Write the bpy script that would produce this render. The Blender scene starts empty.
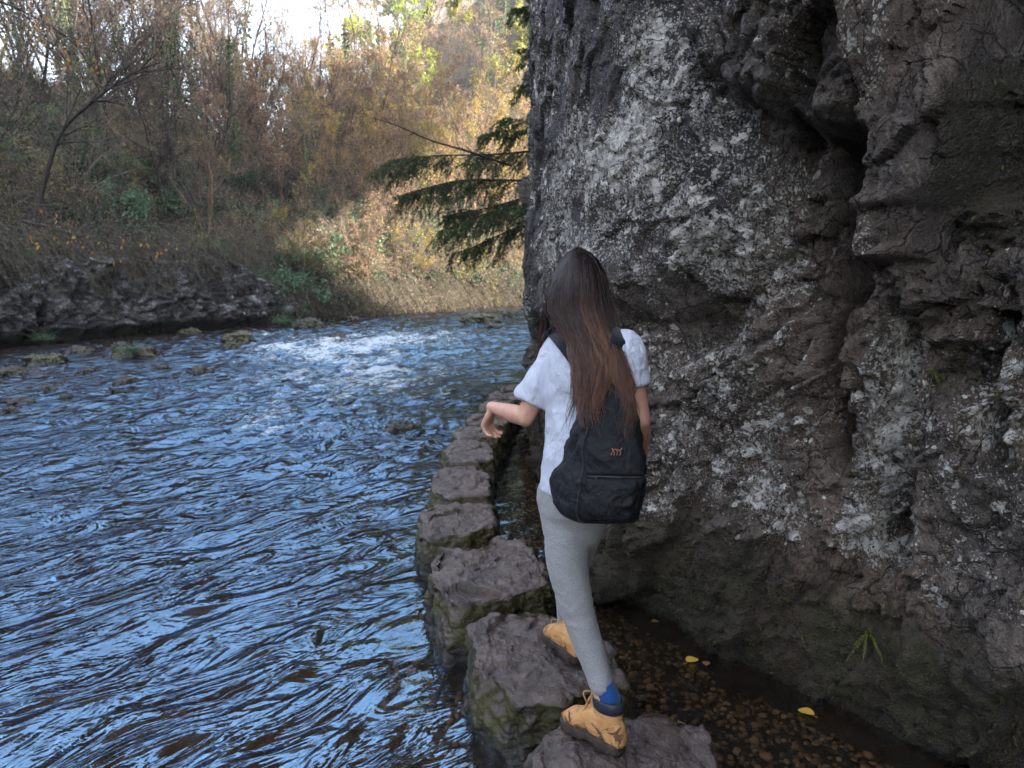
import bpy, math, random
import numpy as np
from mathutils import Vector, Matrix
R = math.radians
random.seed(7)
rng = np.random.default_rng(7)
scene = bpy.context.scene
col = scene.collection

# ------------------------------------------------------------------ camera numbers
FPX, PITCH, CAMH = 750.0, R(9.24), 1.85
SP, CP = math.sin(PITCH), math.cos(PITCH)
def ray(px, py):
    u, v = (px - 512) / FPX, (py - 384) / FPX
    return np.array([u, CP - v * SP, -SP - v * CP])
def onY(px, py, Y):
    d = ray(px, py); return np.array([0, 0, CAMH]) + d * (Y / d[1])
def onZ(px, py, z=0.0):
    d = ray(px, py); return np.array([0, 0, CAMH]) + d * ((z - CAMH) / d[2])
def proj(P):
    P = np.asarray(P, float); x, y, z = P[..., 0], P[..., 1], P[..., 2] - CAMH
    dep = y * CP - z * SP; up = y * SP + z * CP
    dep = np.where(dep < .2, .2, dep)
    return 512 + FPX * x / dep, 384 - FPX * up / dep

# ------------------------------------------------------------------ numpy noise
def _h(ix, iy, iz, s):
    h = (ix.astype(np.int64) * 374761393 + iy.astype(np.int64) * 668265263 + iz.astype(np.int64) * 2147483647 + s * 974711) & 0xffffffff
    h = ((h ^ (h >> 13)) * 1274126177) & 0xffffffff
    h = ((h ^ (h >> 16)) * 2246822519) & 0xffffffff
    return (h ^ (h >> 15)) & 0xffffffff
_G = np.array([[1,1,0],[-1,1,0],[1,-1,0],[-1,-1,0],[1,0,1],[-1,0,1],[1,0,-1],[-1,0,-1],[0,1,1],[0,-1,1],[0,1,-1],[0,-1,-1]], np.float32)
def perlin(P, s=0):
    P = np.asarray(P, np.float64); i = np.floor(P).astype(np.int64); f = (P - i).astype(np.float32)
    w = f * f * f * (f * (f * 6 - 15) + 10); out = 0
    for dx in (0, 1):
        for dy in (0, 1):
            for dz in (0, 1):
                g = _G[_h(i[..., 0] + dx, i[..., 1] + dy, i[..., 2] + dz, s) % 12]
                d = g[..., 0] * (f[..., 0] - dx) + g[..., 1] * (f[..., 1] - dy) + g[..., 2] * (f[..., 2] - dz)
                ww = (w[..., 0] if dx else 1 - w[..., 0]) * (w[..., 1] if dy else 1 - w[..., 1]) * (w[..., 2] if dz else 1 - w[..., 2])
                out = out + d * ww
    return out
def fbm(P, octv=4, s=0, ridged=False, gain=.5):
    P = np.asarray(P, np.float64); a, t, o = 1., 0., 0.
    for k in range(octv):
        n = perlin(P * 2.03 ** k + 17.3 * k, s + k)
        if ridged: n = 1 - 2 * np.abs(n) * 1.4
        o = o + a * n; t += a; a *= gain
    return o / t
def rnd(ix, iy, s):
    return _h(ix, iy, ix * 0, s) / 4294967295.0
def cells(X, Y, s=0, jit=.85, ang=False):
    """2-D Worley: F1, F2, random id values, offset from the cell's centre"""
    ix, iy = np.floor(X).astype(np.int64), np.floor(Y).astype(np.int64)
    F1 = np.full(X.shape, 9.); F2 = F1.copy(); bx = ix.copy(); by = iy.copy(); ox = X * 0; oy = X * 0
    for dx in (-1, 0, 1):
        for dy in (-1, 0, 1):
            cx, cy = ix + dx, iy + dy
            ex = X - (cx + .5 + (rnd(cx, cy, s) - .5) * jit); ey = Y - (cy + .5 + (rnd(cx, cy, s + 1) - .5) * jit)
            ax_, ay_ = np.abs(ex + .25 * ey), np.abs(ey - .15 * ex); d = (.75 * np.maximum(ax_, ay_) + .25 * (ax_ + ay_)) if ang else np.sqrt(ex * ex + ey * ey); m = d < F1
            F2 = np.where(m, F1, np.minimum(F2, d)); F1 = np.where(m, d, F1)
            bx = np.where(m, cx, bx); by = np.where(m, cy, by); ox = np.where(m, ex, ox); oy = np.where(m, ey, oy)
    return F1, F2, bx, by, ox, oy
def blocks(X, Y, s, tilt=.9, crack=.25, cw=.05, ang=False):
    """faceted broken-rock relief: every cell its own depth and tilt, with a crack round it"""
    F1, F2, bx, by, ox, oy = cells(X, Y, s, ang=ang)
    h = rnd(bx, by, s + 5) - .5 + ox * (rnd(bx, by, s + 6) - .5) * tilt + oy * (rnd(bx, by, s + 7) - .5) * tilt
    return h - crack * np.exp(-(F2 - F1) / cw)
def sst(a, b, x):
    t = np.clip((x - a) / (b - a), 0, 1); return t * t * (3 - 2 * t)

def catmull(pts, n):
    pts = np.asarray(pts, float); p = np.vstack([2 * pts[0] - pts[1], pts, 2 * pts[-1] - pts[-2]]); out = []
    for i in range(1, len(p) - 2):
        t = np.linspace(0, 1, n, endpoint=False)[:, None]; a, b, c, d = p[i - 1], p[i], p[i + 1], p[i + 2]
        out.append(.5 * (2 * b + (c - a) * t + (2 * a - 5 * b + 4 * c - d) * t ** 2 + (3 * b - a - 3 * c + d) * t ** 3))
    return np.vstack(out + [pts[-1:]])
def resample(pl, step):
    seg = np.linalg.norm(np.diff(pl, axis=0), axis=1); s = np.concatenate([[0], np.cumsum(seg)])
    if np.isscalar(step): q = np.linspace(0, s[-1], max(2, int(s[-1] / step)))
    else: q = step
    return np.stack([np.interp(q, s, pl[:, k]) for k in range(pl.shape[1])], 1), q
def sdpoly(px, py, poly):
    """signed distance to a polygon, negative inside"""
    d = np.full(px.shape, 1e9); ins = np.zeros(px.shape, bool); n = len(poly)
    for i in range(n):
        x0, y0 = poly[i]; x1, y1 = poly[(i + 1) % n]; ex, ey = x1 - x0, y1 - y0
        t = np.clip(((px - x0) * ex + (py - y0) * ey) / (ex * ex + ey * ey + 1e-9), 0, 1)
        d = np.minimum(d, np.hypot(px - x0 - t * ex, py - y0 - t * ey))
        if y0 != y1: ins ^= ((y0 > py) != (y1 > py)) & (px < ex * (py - y0) / ey + x0)
    return np.where(ins, -d, d)

# ------------------------------------------------------------------ mesh helpers
def mesh_np(name, V, faces, mat=None, parent=None, smooth=True, attrs=None):
    """faces: list of int arrays (n,3) or (n,4)"""
    me = bpy.data.meshes.new(name); V = np.asarray(V, np.float32).reshape(-1, 3)
    faces = [np.asarray(f, np.int32) for f in faces if len(f)]
    me.vertices.add(len(V)); me.vertices.foreach_set('co', V.ravel())
    nl = sum(f.size for f in faces); nf = sum(len(f) for f in faces)
    me.loops.add(nl); me.loops.foreach_set('vertex_index', np.concatenate([f.ravel() for f in faces]))
    tot = np.concatenate([np.full(len(f), f.shape[1], np.int32) for f in faces])
    me.polygons.add(nf); me.polygons.foreach_set('loop_start', np.concatenate([[0], np.cumsum(tot)[:-1]]).astype(np.int32))
    me.polygons.foreach_set('loop_total', tot)
    me.polygons.foreach_set('use_smooth', np.full(nf, smooth))
    for k, a in (attrs or {}).items():
        at = me.attributes.new(k, 'FLOAT', 'POINT'); at.data.foreach_set('value', np.asarray(a, np.float32).ravel())
    me.update(); me.validate()
    o = bpy.data.objects.new(name, me); col.objects.link(o)
    if mat: me.materials.append(mat)
    if parent is not None: o.parent = parent
    return o
def gridfaces(n, m, wrap=False, flip=False):
    i, j = np.meshgrid(np.arange(n - 1), np.arange(m if wrap else m - 1), indexing='ij')
    a = i * m + j; b = i * m + (j + 1) % m; c = (i + 1) * m + (j + 1) % m; d = (i + 1) * m + j
    f = np.stack([a, b, c, d], -1).reshape(-1, 4)
    return f[:, ::-1] if flip else f
class Geo:
    """collects numpy pieces into one mesh"""
    def __init__(s): s.V = []; s.F3 = []; s.F4 = []; s.n = 0; s.A = {}
    def add(s, V, F, **at):
        V = np.asarray(V, float).reshape(-1, 3); F = np.asarray(F)
        (s.F3 if F.shape[1] == 3 else s.F4).append(F + s.n); s.V.append(V); s.n += len(V)
        for k, a in at.items(): s.A.setdefault(k, []).append(np.broadcast_to(np.asarray(a, float), (len(V),)))
    def build(s, name, mat=None, parent=None, smooth=True):
        fs = []
        if s.F3: fs.append(np.vstack(s.F3))
        if s.F4: fs.append(np.vstack(s.F4))
        return mesh_np(name, np.vstack(s.V), fs, mat, parent, smooth, {k: np.concatenate(v) for k, v in s.A.items()})
def nrm(v): return v / (np.linalg.norm(v, axis=-1, keepdims=True) + 1e-12)
def tubes(P, Rr, sides=4, geo=None, flat=1.0, **at):
    """P (n,m,3) centre lines, Rr (n,m) radii -> all tubes at once"""
    P = np.asarray(P, float); Rr = np.asarray(Rr, float); n, m, _ = P.shape
    T = np.gradient(P, axis=1); T = nrm(T)
    ref = np.where(np.abs(T[:, :1, 2:3]) > .9, np.array([1., 0, 0]), np.array([0, 0, 1.]))
    A = nrm(np.cross(T, np.broadcast_to(ref, T.shape))); B = np.cross(T, A)
    th = np.linspace(0, 2 * np.pi, sides, endpoint=False)
    V = P[:, :, None] + Rr[:, :, None, None] * (np.cos(th)[:, None] * A[:, :, None] + flat * np.sin(th)[:, None] * B[:, :, None])
    F = gridfaces(m, sides, True); base = (np.arange(n) * m * sides)[:, None, None]
    Fa = (F[None] + base).reshape(-1, 4)
    g = geo or Geo()
    g.add(V, Fa, **{k: (np.repeat(np.asarray(v, float).reshape(n, -1) * np.ones((n, m)), sides, axis=1).ravel() if not np.isscalar(v) else v) for k, v in at.items()})
    return g
def empty(name, loc=(0, 0, 0)):
    o = bpy.data.objects.new(name, None); col.objects.link(o); o.location = loc; o.empty_display_size = .2; return o
def tag(o, label=None, cat=None, group=None, kind=None):
    for k, v in (('label', label), ('category', cat), ('group', group), ('kind', kind)):
        if v: o[k] = v
    return o
def copy_tree(o, parent=None):
    c = o.copy(); col.objects.link(c); c.parent = parent
    for ch in o.children: copy_tree(ch, c)
    return c
def parent_keep(o, p):
    """parent with the mesh left where it is (thing Empties are unrotated and unscaled)"""
    o.parent = p; o.matrix_parent_inverse = Matrix.Identity(4)
    if o.type == 'MESH':
        o.data.transform(Matrix.Translation(-Vector(p.location)))

# ------------------------------------------------------------------ material helper
class NT:
    def __init__(s, name):
        s.m = bpy.data.materials.new(name); s.m.use_nodes = True; s.t = s.m.node_tree; s.t.nodes.clear()
        s.out = s.t.nodes.new('ShaderNodeOutputMaterial'); s.pos = None
    def n(s, ty, **kw):
        nd = s.t.nodes.new('ShaderNode' + ty); ins = kw.pop('i', {})
        for k, v in kw.items(): setattr(nd, k, v)
        for k, v in ins.items():
            if isinstance(v, bpy.types.NodeSocket): s.t.links.new(v, nd.inputs[k])
            else: nd.inputs[k].default_value = v
        return nd
    def P(s):
        if s.pos is None: s.pos = s.n('TexCoord').outputs['Object']
        return s.pos
    def scale(s, v, vec=None):
        return s.n('Vector' + 'Math', operation='MULTIPLY', i={0: vec or s.P(), 1: v if isinstance(v, tuple) else (v,) * 3}).outputs[0]
    def noise(s, sc, det=4, rough=.55, vec=None, dist=0, out=0):
        return s.n('TexNoise', i={'Vector': vec or s.P(), 'Scale': sc, 'Detail': det, 'Roughness': rough, 'Distortion': dist}).outputs[out]
    def vor(s, sc, vec=None, feature='F1', out='Distance', rand=1):
        return s.n('TexVoronoi', feature=feature, i={'Vector': vec or s.P(), 'Scale': sc, 'Randomness': rand}).outputs[out]
    def math(s, op, a, b=0., c=None, clamp=False):
        i = {0: a, 1: b}
        if c is not None: i[2] = c
        return s.n('Math', operation=op, use_clamp=clamp, i=i).outputs[0]
    def mr(s, v, a, b, c=0., d=1.):
        return s.n('MapRange', i={'Value': v, 'From Min': a, 'From Max': b, 'To Min': c, 'To Max': d}).outputs[0]
    def mix(s, f, a, b, mode='MIX'):
        nd = s.n('Mix', data_type='RGBA', blend_type=mode)
        for k, v in ((0, f), (6, a), (7, b)):
            if isinstance(v, bpy.types.NodeSocket): s.t.links.new(v, nd.inputs[k])
            elif k == 0: nd.inputs[0].default_value = v
            else: nd.inputs[k].default_value = (*v, 1) if len(v) == 3 else v
        return nd.outputs[2]
    def ramp(s, v, stops):
        nd = s.n('ValToRGB', i={0: v}); e = nd.color_ramp.elements
        while len(e) < len(stops): e.new(.5)
        for k, (p, c) in enumerate(stops): e[k].position = p; e[k].color = (*c, 1) if len(c) == 3 else (c[0],) * 3 + (1,)
        return nd.outputs[0]
    def attr(s, name): return s.n('Attribute', attribute_name=name).outputs['Fac']
    def bump(s, h, st=.5, dist=.02, nrm_=None):
        i = {'Height': h, 'Strength': st, 'Distance': dist}
        if nrm_ is not None: i['Normal'] = nrm_
        return s.n('Bump', i=i).outputs[0]
    def bsdf(s, colr, rough=.8, normal=None, spec=.5, sub=0, **extra):
        i = {'Roughness': rough, 'Specular IOR Level': spec}
        i['Base Color'] = colr if isinstance(colr, bpy.types.NodeSocket) else (*colr, 1)
        if normal is not None: i['Normal'] = normal
        i.update(extra)
        b = s.n('BsdfPrincipled', i=i).outputs[0]
        return b
    def done(s, sh):
        s.t.links.new(sh, s.out.inputs[0]); return s.m
def simple(name, c, rough=.7, var=.25, sc=20, bump=.3, bd=.004, spec=.4):
    t = NT(name); n = t.noise(sc, 5)
    c2 = t.mix(t.mr(n, .3, .7), tuple(x * (1 - var) for x in c), tuple(min(1, x * (1 + var)) for x in c))
    return t.done(t.bsdf(c2, rough, t.bump(t.noise(sc * 3, 4), bump, bd), spec))
def foliage(name, cols, trans=.25, rough=.6, sc=1.3, rnd_attr='v'):
    """leaf colour varies leaf by leaf (attribute) and clump by clump"""
    t = NT(name); f = t.math('MULTIPLY_ADD', t.attr(rnd_attr), .75, t.math('MULTIPLY', t.noise(sc, 2), .3), clamp=True)
    c = t.ramp(f, [(k / max(1, len(cols) - 1), x) for k, x in enumerate(cols)])
    b = t.bsdf(c, rough, spec=.3)
    tr = t.n('BsdfTranslucent', i={'Color': c}).outputs[0]
    return t.done(t.n('MixShader', i={0: trans, 1: b, 2: tr}).outputs[0])
# ------------------------------------------------------------------ rock materials
def rock_material(name, dark, light, brown, lichen_col=(.50, .49, .46), lich=1.0, mossc=(.062, .054, .018), wetz=None):
    t = NT(name); P = t.P()
    big = t.noise(1.1, 4, .6); mid = t.noise(6, 6, .62, dist=.4); fine = t.noise(45, 5, .65)
    c = t.mix(t.mr(mid, .32, .68), dark, light)
    c = t.mix(t.math('MULTIPLY', t.mr(big, .42, .62), .75), c, brown)
    c = t.mix(t.mr(fine, .35, .75, 0, .45), c, tuple(x * 1.9 for x in light))
    c = t.mix(t.math('MULTIPLY', t.attr('grey'), .75), c, t.mix(t.mr(mid, .32, .68), (.018, .019, .023), (.072, .074, .082)))
    c = t.mix(1.0, c, t.mix(t.mr(t.noise(.9, 5, .6, vec=t.scale((1, 1, .6))), .38, .62), (.55, .55, .57), (1.35, 1.3, 1.25)), 'MULTIPLY')
    # pale mineral veins
    v = t.noise(3.2, 6, .7, dist=1.2, vec=t.scale((1, 1, .45)))
    vein = t.math('MULTIPLY', t.mr(t.math('ABSOLUTE', t.math('SUBTRACT', v, .5)), .0, .02, 1, 0), .35, clamp=True)
    c = t.mix(vein, c, tuple(x * 2.2 for x in light))
    # crustose lichen: round rosettes and broken crumbs inside them
    wv = t.n('VectorMath', operation='ADD', i={0: P, 1: t.n('VectorMath', operation='SCALE', i={0: t.noise(14, 4, .6, out=1), 'Scale': .055}).outputs[0]}).outputs[0]
    la = t.attr('lichen')
    den = t.math('MULTIPLY_ADD', t.math('SUBTRACT', t.noise(2.2, 4, .65), .5), 2.6, la)       # where it grows
    den2 = t.math('MULTIPLY_ADD', t.math('SUBTRACT', t.noise(10, 5, .68, dist=.3), .5), 2.2, den)
    d1 = t.vor(11, wv); d2 = t.vor(30, wv); d3 = t.vor(75, wv)
    r1 = t.mr(t.math('SUBTRACT', t.math('MULTIPLY', den2, .62), d1), -.01, .03)
    r2 = t.mr(t.math('SUBTRACT', t.math('MULTIPLY', den2, .66), d2), -.01, .03)
    r3 = t.mr(t.math('SUBTRACT', t.math('MULTIPLY_ADD', den, .9, .12), d3), -.03, .08)
    r0 = t.mr(t.math('SUBTRACT', t.math('MULTIPLY', den2, .40), t.vor(5.2, wv)), -.01, .02)
    L = t.math('MAXIMUM', t.math('MAXIMUM', r0, r1), t.math('MAXIMUM', r2, t.math('MULTIPLY', r3, .55)))
    crumb = t.mr(t.noise(42, 4, .68), .37, .44)
    L = t.math('MULTIPLY', L, crumb, clamp=True)
    L = t.math('MULTIPLY', L, lich)
    ring = t.mr(d1, .12, .45)
    lc = t.mix(t.mr(t.noise(25, 3), .3, .7), tuple(x * .55 for x in lichen_col), lichen_col)
    c = t.mix(L, c, lc)
    # hairline fractures and pits
    ed = t.vor(7, wv, 'DISTANCE_TO_EDGE'); ed2 = t.vor(22, wv, 'DISTANCE_TO_EDGE'); pit = t.noise(95, 3, .75)
    ck = t.math('MAXIMUM', t.math('MULTIPLY', t.mr(ed, .006, .03, 1, 0), t.mr(mid, .45, .6)), t.math('MULTIPLY', t.mr(ed2, .01, .05, .8, 0), t.mr(t.noise(4, 3), .52, .62)))
    nl = t.mr(L, 0, 1, 1, .3); c = t.mix(t.math('MULTIPLY', t.math('MULTIPLY', ck, .8, clamp=True), nl), c, (.010, .008, .007)); c = t.mix(t.math('MULTIPLY', t.mr(pit, .36, .46, .75, 0), nl), c, (.016, .013, .011)); c = t.mix(t.mr(pit, .60, .72, 0, .5), c, (.26, .235, .21))
    # moss
    ma = t.attr('moss')
    mn = t.math('MULTIPLY', t.mr(t.math('MULTIPLY_ADD', t.noise(7, 6, .7), 1.1, t.math('SUBTRACT', ma, .9)), 0, .3), 1, clamp=True)
    mc = t.mix(t.mr(t.noise(38, 4, .7), .3, .7), tuple(x * .35 for x in mossc), mossc)
    mc = t.mix(t.mr(t.noise(2.1, 3), .45, .6), mc, (.052, .033, .016))
    c = t.mix(t.math('MULTIPLY', mn, .85), c, mc)
    rough = t.mr(t.noise(9, 4), .3, .7, .42, .8); rough = t.math('MAXIMUM', rough, t.math('MULTIPLY', mn, .9))
    if wetz is not None:                                                  # wet band just above the stream
        z = t.n('SeparateXYZ', i={0: t.n('NewGeometry').outputs['Position']}).outputs[2]
        w = t.mr(t.math('MULTIPLY_ADD', t.noise(8, 3), .12, z), wetz + .02, wetz + .12, 1, 0)
        c = t.mix(t.math('MULTIPLY', w, .6), c, (.012, .010, .008)); rough = t.mix(w, rough, (.25, .25, .25))
    h = t.math('MULTIPLY_ADD', fine, .35, t.math('MULTIPLY_ADD', mid, .9, t.math('MULTIPLY', L, .25)))
    h = t.math('MULTIPLY_ADD', t.noise(140, 3, .7), .12, h); h = t.math('MULTIPLY_ADD', t.math('MULTIPLY', mn, t.noise(90, 3)), .8, h)
    h = t.math('SUBTRACT', h, t.math('MULTIPLY', ck, .8)); h = t.math('MULTIPLY_ADD', pit, .35, h); n2 = t.bump(h, 1.0, .05)
    return t.done(t.bsdf(c, rough, n2, .45))
M = {}
M['cliff'] = rock_material('cliff_limestone', (.028, .0225, .019), (.150, .118, .094), (.130, .082, .052), lichen_col=(.84, .78, .70), wetz=.02)
M['outcrop'] = rock_material('outcrop_limestone', (.018, .016, .015), (.105, .098, .094), (.05, .04, .028), lichen_col=(.60, .60, .62))
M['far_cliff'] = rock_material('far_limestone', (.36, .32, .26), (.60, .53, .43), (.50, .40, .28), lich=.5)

# ------------------------------------------------------------------ the gorge wall on the right
def smooth1(a, k):
    ker = np.ones(k) / k; p = np.pad(a, ((k // 2, k - 1 - k // 2), (0, 0)), 'edge')
    return np.stack([np.convolve(p[:, j], ker, 'valid') for j in range(a.shape[1])], 1)
g = lambda px, py, z=0.: onZ(px, py, z)[:2]
WALL_PTS = [(1.0, -34), (4.2, -22), (4.6, -10), (3.9, -3), (2.9, .2), tuple(g(1010, 822)), tuple(g(880, 742)), tuple(g(790, 700)), tuple(g(700, 652)),
            tuple(g(600, 592)), tuple(g(553, 500)), (.27, 6.1), (.31, 7.2), (.42, 9.5), (1.0, 12.5), (3.4, 16), (9, 21), (18, 25), (32, 27)]
def wall_height(x, y): return 23 - 16 * sst(12.5, 19, y) + 0 * x  # unseen upper wall, height shaped to shade the foreground and admit sun upstream
def build_cliff():
    pl = catmull(WALL_PTS, 30); pl, s = resample(pl, .05)
    # smooth the plan a little, then pick a fine spacing in view and a coarse one elsewhere
    i0 = np.argmin(np.hypot(pl[:, 0] - 2.6, pl[:, 1] - .9)); i1 = np.argmin(np.hypot(pl[:, 0] - .3, pl[:, 1] - 8.3))
    qs = np.concatenate([np.arange(0, s[i0], .22), np.arange(s[i0], s[i1], .0095), np.arange(s[i1], s[-1], .12)])
    pl, s = resample(pl, qs)
    T = nrm(np.gradient(pl, axis=0)); T = nrm(smooth1(T, 21)); N = np.stack([-T[:, 1], T[:, 0]], 1)   # towards the stream
    if N[len(N) // 2, 0] > 0: N = -N
    z = np.concatenate([np.arange(-.5, 4.35, .0095), 4.35 + .02 * 1.105 ** np.arange(0, 66)]); z = z[z < 17.5]
    S, Z = np.meshgrid(s, z, indexing='ij'); n, m = S.shape
    B = np.stack([np.broadcast_to(pl[:, 0:1], (n, m)), np.broadcast_to(pl[:, 1:2], (n, m)), Z], -1)
    px, py = proj(B); view = (B[..., 1] > .8) & (B[..., 1] < 8)
    def feat(poly, amt, w=14, sharp=0):
        return amt * sst(w, -w, sdpoly(px, py, poly)) * view
    wx = fbm(np.stack([S * 1.3, Z * 1.3, S * 0 + 3], -1), 3, 40) * .20; wz = fbm(np.stack([S * 1.3, Z * 1.3, S * 0 + 9], -1), 3, 50) * .20
    u, v = S + wx, Z + wz
    D = .10 * fbm(np.stack([S * .45, Z * .4, S * 0], -1), 3, 1)
    # the long smooth slab on the left, blocks elsewhere
    slab = sst(60, -60, sdpoly(px, py, [(500, -400), (720, -400), (740, 80), (700, 250), (600, 330), (500, 350)])) * view
    flat_ = sst(14, -14, np.minimum(sdpoly(px, py, [(893, -300), (1003, -300), (1000, 120), (965, 250), (893, 255)]), sdpoly(px, py, [(920, 420), (1100, 380), (1080, 720), (905, 690), (900, 560)]))) * view
    rough = 1 - .78 * slab - .55 * flat_
    tilted = u * .92 + v * .22
    jit = .030 * fbm(np.stack([S * 7, Z * 7, S * 0], -1), 3, 61); jit2 = .030 * fbm(np.stack([S * 7, Z * 7, S * 0 + 5], -1), 3, 62)
    tu, tv = tilted + jit, v + jit2
    D += rough * (.24 * blocks(tu * 1.15, tv * .75, 11, 1.5, .07, .03, True) + .15 * blocks(tu * 2.6 + 4 + tv * .5, tv * 1.9, 21, 1.9, .12, .03, True)
                  + .058 * blocks(tu * 6 - tv * 1.5, tv * 4.6, 31, 2.2, .10, .04, True) + .032 * blocks(tu * 14 + tv * 4, tv * 11, 35, 2.3, .10, .05, True) + .013 * blocks(tu * 34, tv * 27, 36, 2.4, .1, .06, True))
    D += .012 * fbm(np.stack([u * 3, v * 2.2, u * 0], -1), 5, 60, True, .62) + .012 * fbm(np.stack([u * 13, v * 10, u * 0], -1), 4, 70, gain=.6)
    D += .008 * rough * fbm(np.stack([u * 7 + v * 2, v * 5, u * 0], -1), 4, 75, True, .6)
    D += slab * (.035 * blocks(tu * 3.2, tv * 2.4, 81, 1.9, .12, .04, True) + .012 * blocks(tu * 11, tv * 9, 82, 2, .1, .05, True))
    D += rough * .028 * (blocks(tu * 2.3 - tv * .9, tv * 4.2 + tu * .6, 45, 2., .2, .03, True)) * sst(-.2, .3, fbm(np.stack([S, Z, S * 0 + 2], -1), 2, 46))
    # features seen in the photo
    D += feat([(528, -300), (720, -300), (735, 60), (720, 180), (712, 250), (668, 275), (640, 318), (600, 300), (560, 322), (520, 330)], .10, 16)                        # overhanging slab
    D += feat([(520, 205), (640, 260), (640, 325), (520, 340)], .05, 14)
    D += feat([(705, -250), (905, -250), (905, 60), (880, 120), (830, 135), (790, 112), (745, 95), (715, 40)], .20, 16)              # bulge over the cleft
    D += feat([(850, -30), (902, -30), (896, 120), (866, 150), (835, 120)], .10, 10)
    D += feat([(832, 140), (896, 140), (884, 240), (866, 290), (846, 320), (836, 400), (822, 470), (812, 465), (824, 380), (834, 290)], -.30, 12)   # dark vertical cleft
    D += feat([(890, -300), (1003, -300), (1006, 120), (985, 185), (965, 212), (955, 258), (888, 262)], .22, 6)                      # squared pillar
    D += feat([(892, 118), (976, 128), (972, 205), (890, 212)], .05, 4)
    D += feat([(1003, -300), (1200, -300), (1100, 200), (985, 200), (1000, 120)], -.16, 16)                                          # mossy recess
    D += feat([(925, 268), (1020, 262), (1016, 340), (940, 345)], .10, 6)
    D += feat([(885, 200), (960, 196), (940, 275), (892, 262)], .06, 6)
    D += feat([(640, 328), (716, 300), (710, 345), (650, 372)], -.12, 9)                                                            # dark notch by her shoulder
    D += feat([(715, 210), (800, 170), (830, 260), (822, 330), (780, 560), (700, 560), (690, 350)], .05, 24)
    D += feat([(925, 400), (1040, 380), (1080, 700), (900, 690), (895, 560)], .10, 22)                                               # lower right boulder face
    D += feat([(905, 300), (935, 300), (912, 400), (880, 560), (866, 700), (850, 640), (872, 480)], -.09, 8)
    D += feat([(1000, 250), (1040, 300), (1000, 470), (985, 470), (1008, 340)], -.10, 8)
    for q, (fa, fb, dp, w_) in enumerate(((.55, .30, .07, .018), (1.3, .7, .035, .022), (2.6, 2.2, .018, .03))):
        cn = perlin(np.stack([tu * fa + tv * fa * .25, tv * fb, S * 0 + q * 7.3], -1), 63 + q) + .05 * fbm(np.stack([S * 9, Z * 9, S * 0], -1), 2, 66)
        D -= dp * np.exp(-(cn / w_) ** 2) * (1 - .4 * slab) * view
    # foot of the wall: swells, then is cut under at the waterline
    foot = np.exp(-((Z - .42) / .26) ** 2); D += .03 * foot + .03 * foot * fbm(np.stack([S * 5, Z * 9, S * 0], -1), 3, 90)
    D -= .06 * sst(.14, .0, Z + .07 * fbm(np.stack([S * 2.2, S * 0, S * 0], -1), 3, 95))
    D += .35 * fbm(np.stack([S * .35, Z * .3, S * 0 + 5], -1), 3, 97) * (1 - view) * sst(.5, 2, np.abs(S - s[i0]))
    D -= .035 * np.maximum(Z - 4.2, 0)
    D = np.where(D < .02, .02 + (D - .02) * (1 - .45 * sst(.95, .35, Z)), D)
    V = B.copy(); V[..., 0] += N[:, 0:1] * D; V[..., 1] += N[:, 1:2] * D
    # lower the top where the wall runs off to the right, and close it with a ledge running back
    hh = wall_height(pl[:, 0], pl[:, 1]); zz = np.where(Z > 4, 4 + (Z - 4) * ((hh - 4) / 13.5)[:, None], Z); V[..., 2] = zz
    back = V[:, -1:, :].copy(); rows = [V]
    for k, dd in enumerate((.6, 2, 6, 14, 30)):
        b2 = back.copy(); b2[..., 0] -= N[:, 0:1] * dd; b2[..., 1] -= N[:, 1:2] * dd; b2[..., 2] += .25 * dd; rows.append(b2)
    V = np.concatenate(rows, 1); m2 = V.shape[1]
    # what grows where
    lich = -.08 + 0 * S
    def la(poly, a, w=30): return a * sst(w, -w, sdpoly(px, py, poly)) * view
    lich += .17 * view
    lich += la([(530, -50), (700, -50), (700, 60), (640, 180), (530, 200)], .15, 40)
    lich += la([(600, 130), (700, 60), (740, 130), (800, 210), (790, 300), (700, 260), (560, 260), (530, 180)], .36, 30)
    lich += la([(640, 330), (720, 330), (760, 470), (760, 560), (640, 520), (640, 400)], .26, 30)
    lich += la([(740, 380), (800, 400), (780, 560), (735, 560)], .22, 14)
    lich += la([(862, 380), (905, 300), (925, 340), (905, 560), (820, 590), (835, 500)], .45, 16)
    lich += la([(925, 500), (1000, 520), (1010, 640), (940, 650), (915, 610)], .26, 22)
    lich += la([(890, -20), (930, -20), (915, 100), (893, 120)], .3, 10) + la([(700, 300), (840, 280), (830, 420), (740, 400)], .14, 25)
    lich -= la([(890, 20), (1024, 20), (1024, 260), (930, 260)], .22, 25) + la([(780, 130), (900, 130), (880, 300), (820, 420)], .4, 20)
    lich -= .8 * sst(.75, .45, Z)
    moss = .15 + .62 * sst(.85, .30, Z) + la([(1003, 60), (1100, 60), (1100, 260), (960, 235)], .5, 15) + .1 * fbm(np.stack([S, Z, S * 0], -1), 2, 5)
    pad = lambda a: np.concatenate([a, np.repeat(a[:, -1:], 5, 1) * 0 - .3], 1)
    o = mesh_np('cliff', V, [gridfaces(n, m2, flip=True)], M['cliff'], attrs={'lichen': pad(lich), 'moss': pad(moss), 'grey': pad(slab * .9 + .1)})
    tag(o, 'tall lichen covered grey limestone gorge wall rising beside the stepping stones', 'cliff', kind='structure')
    return pl, N
WPL, WN = build_cliff()

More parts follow.
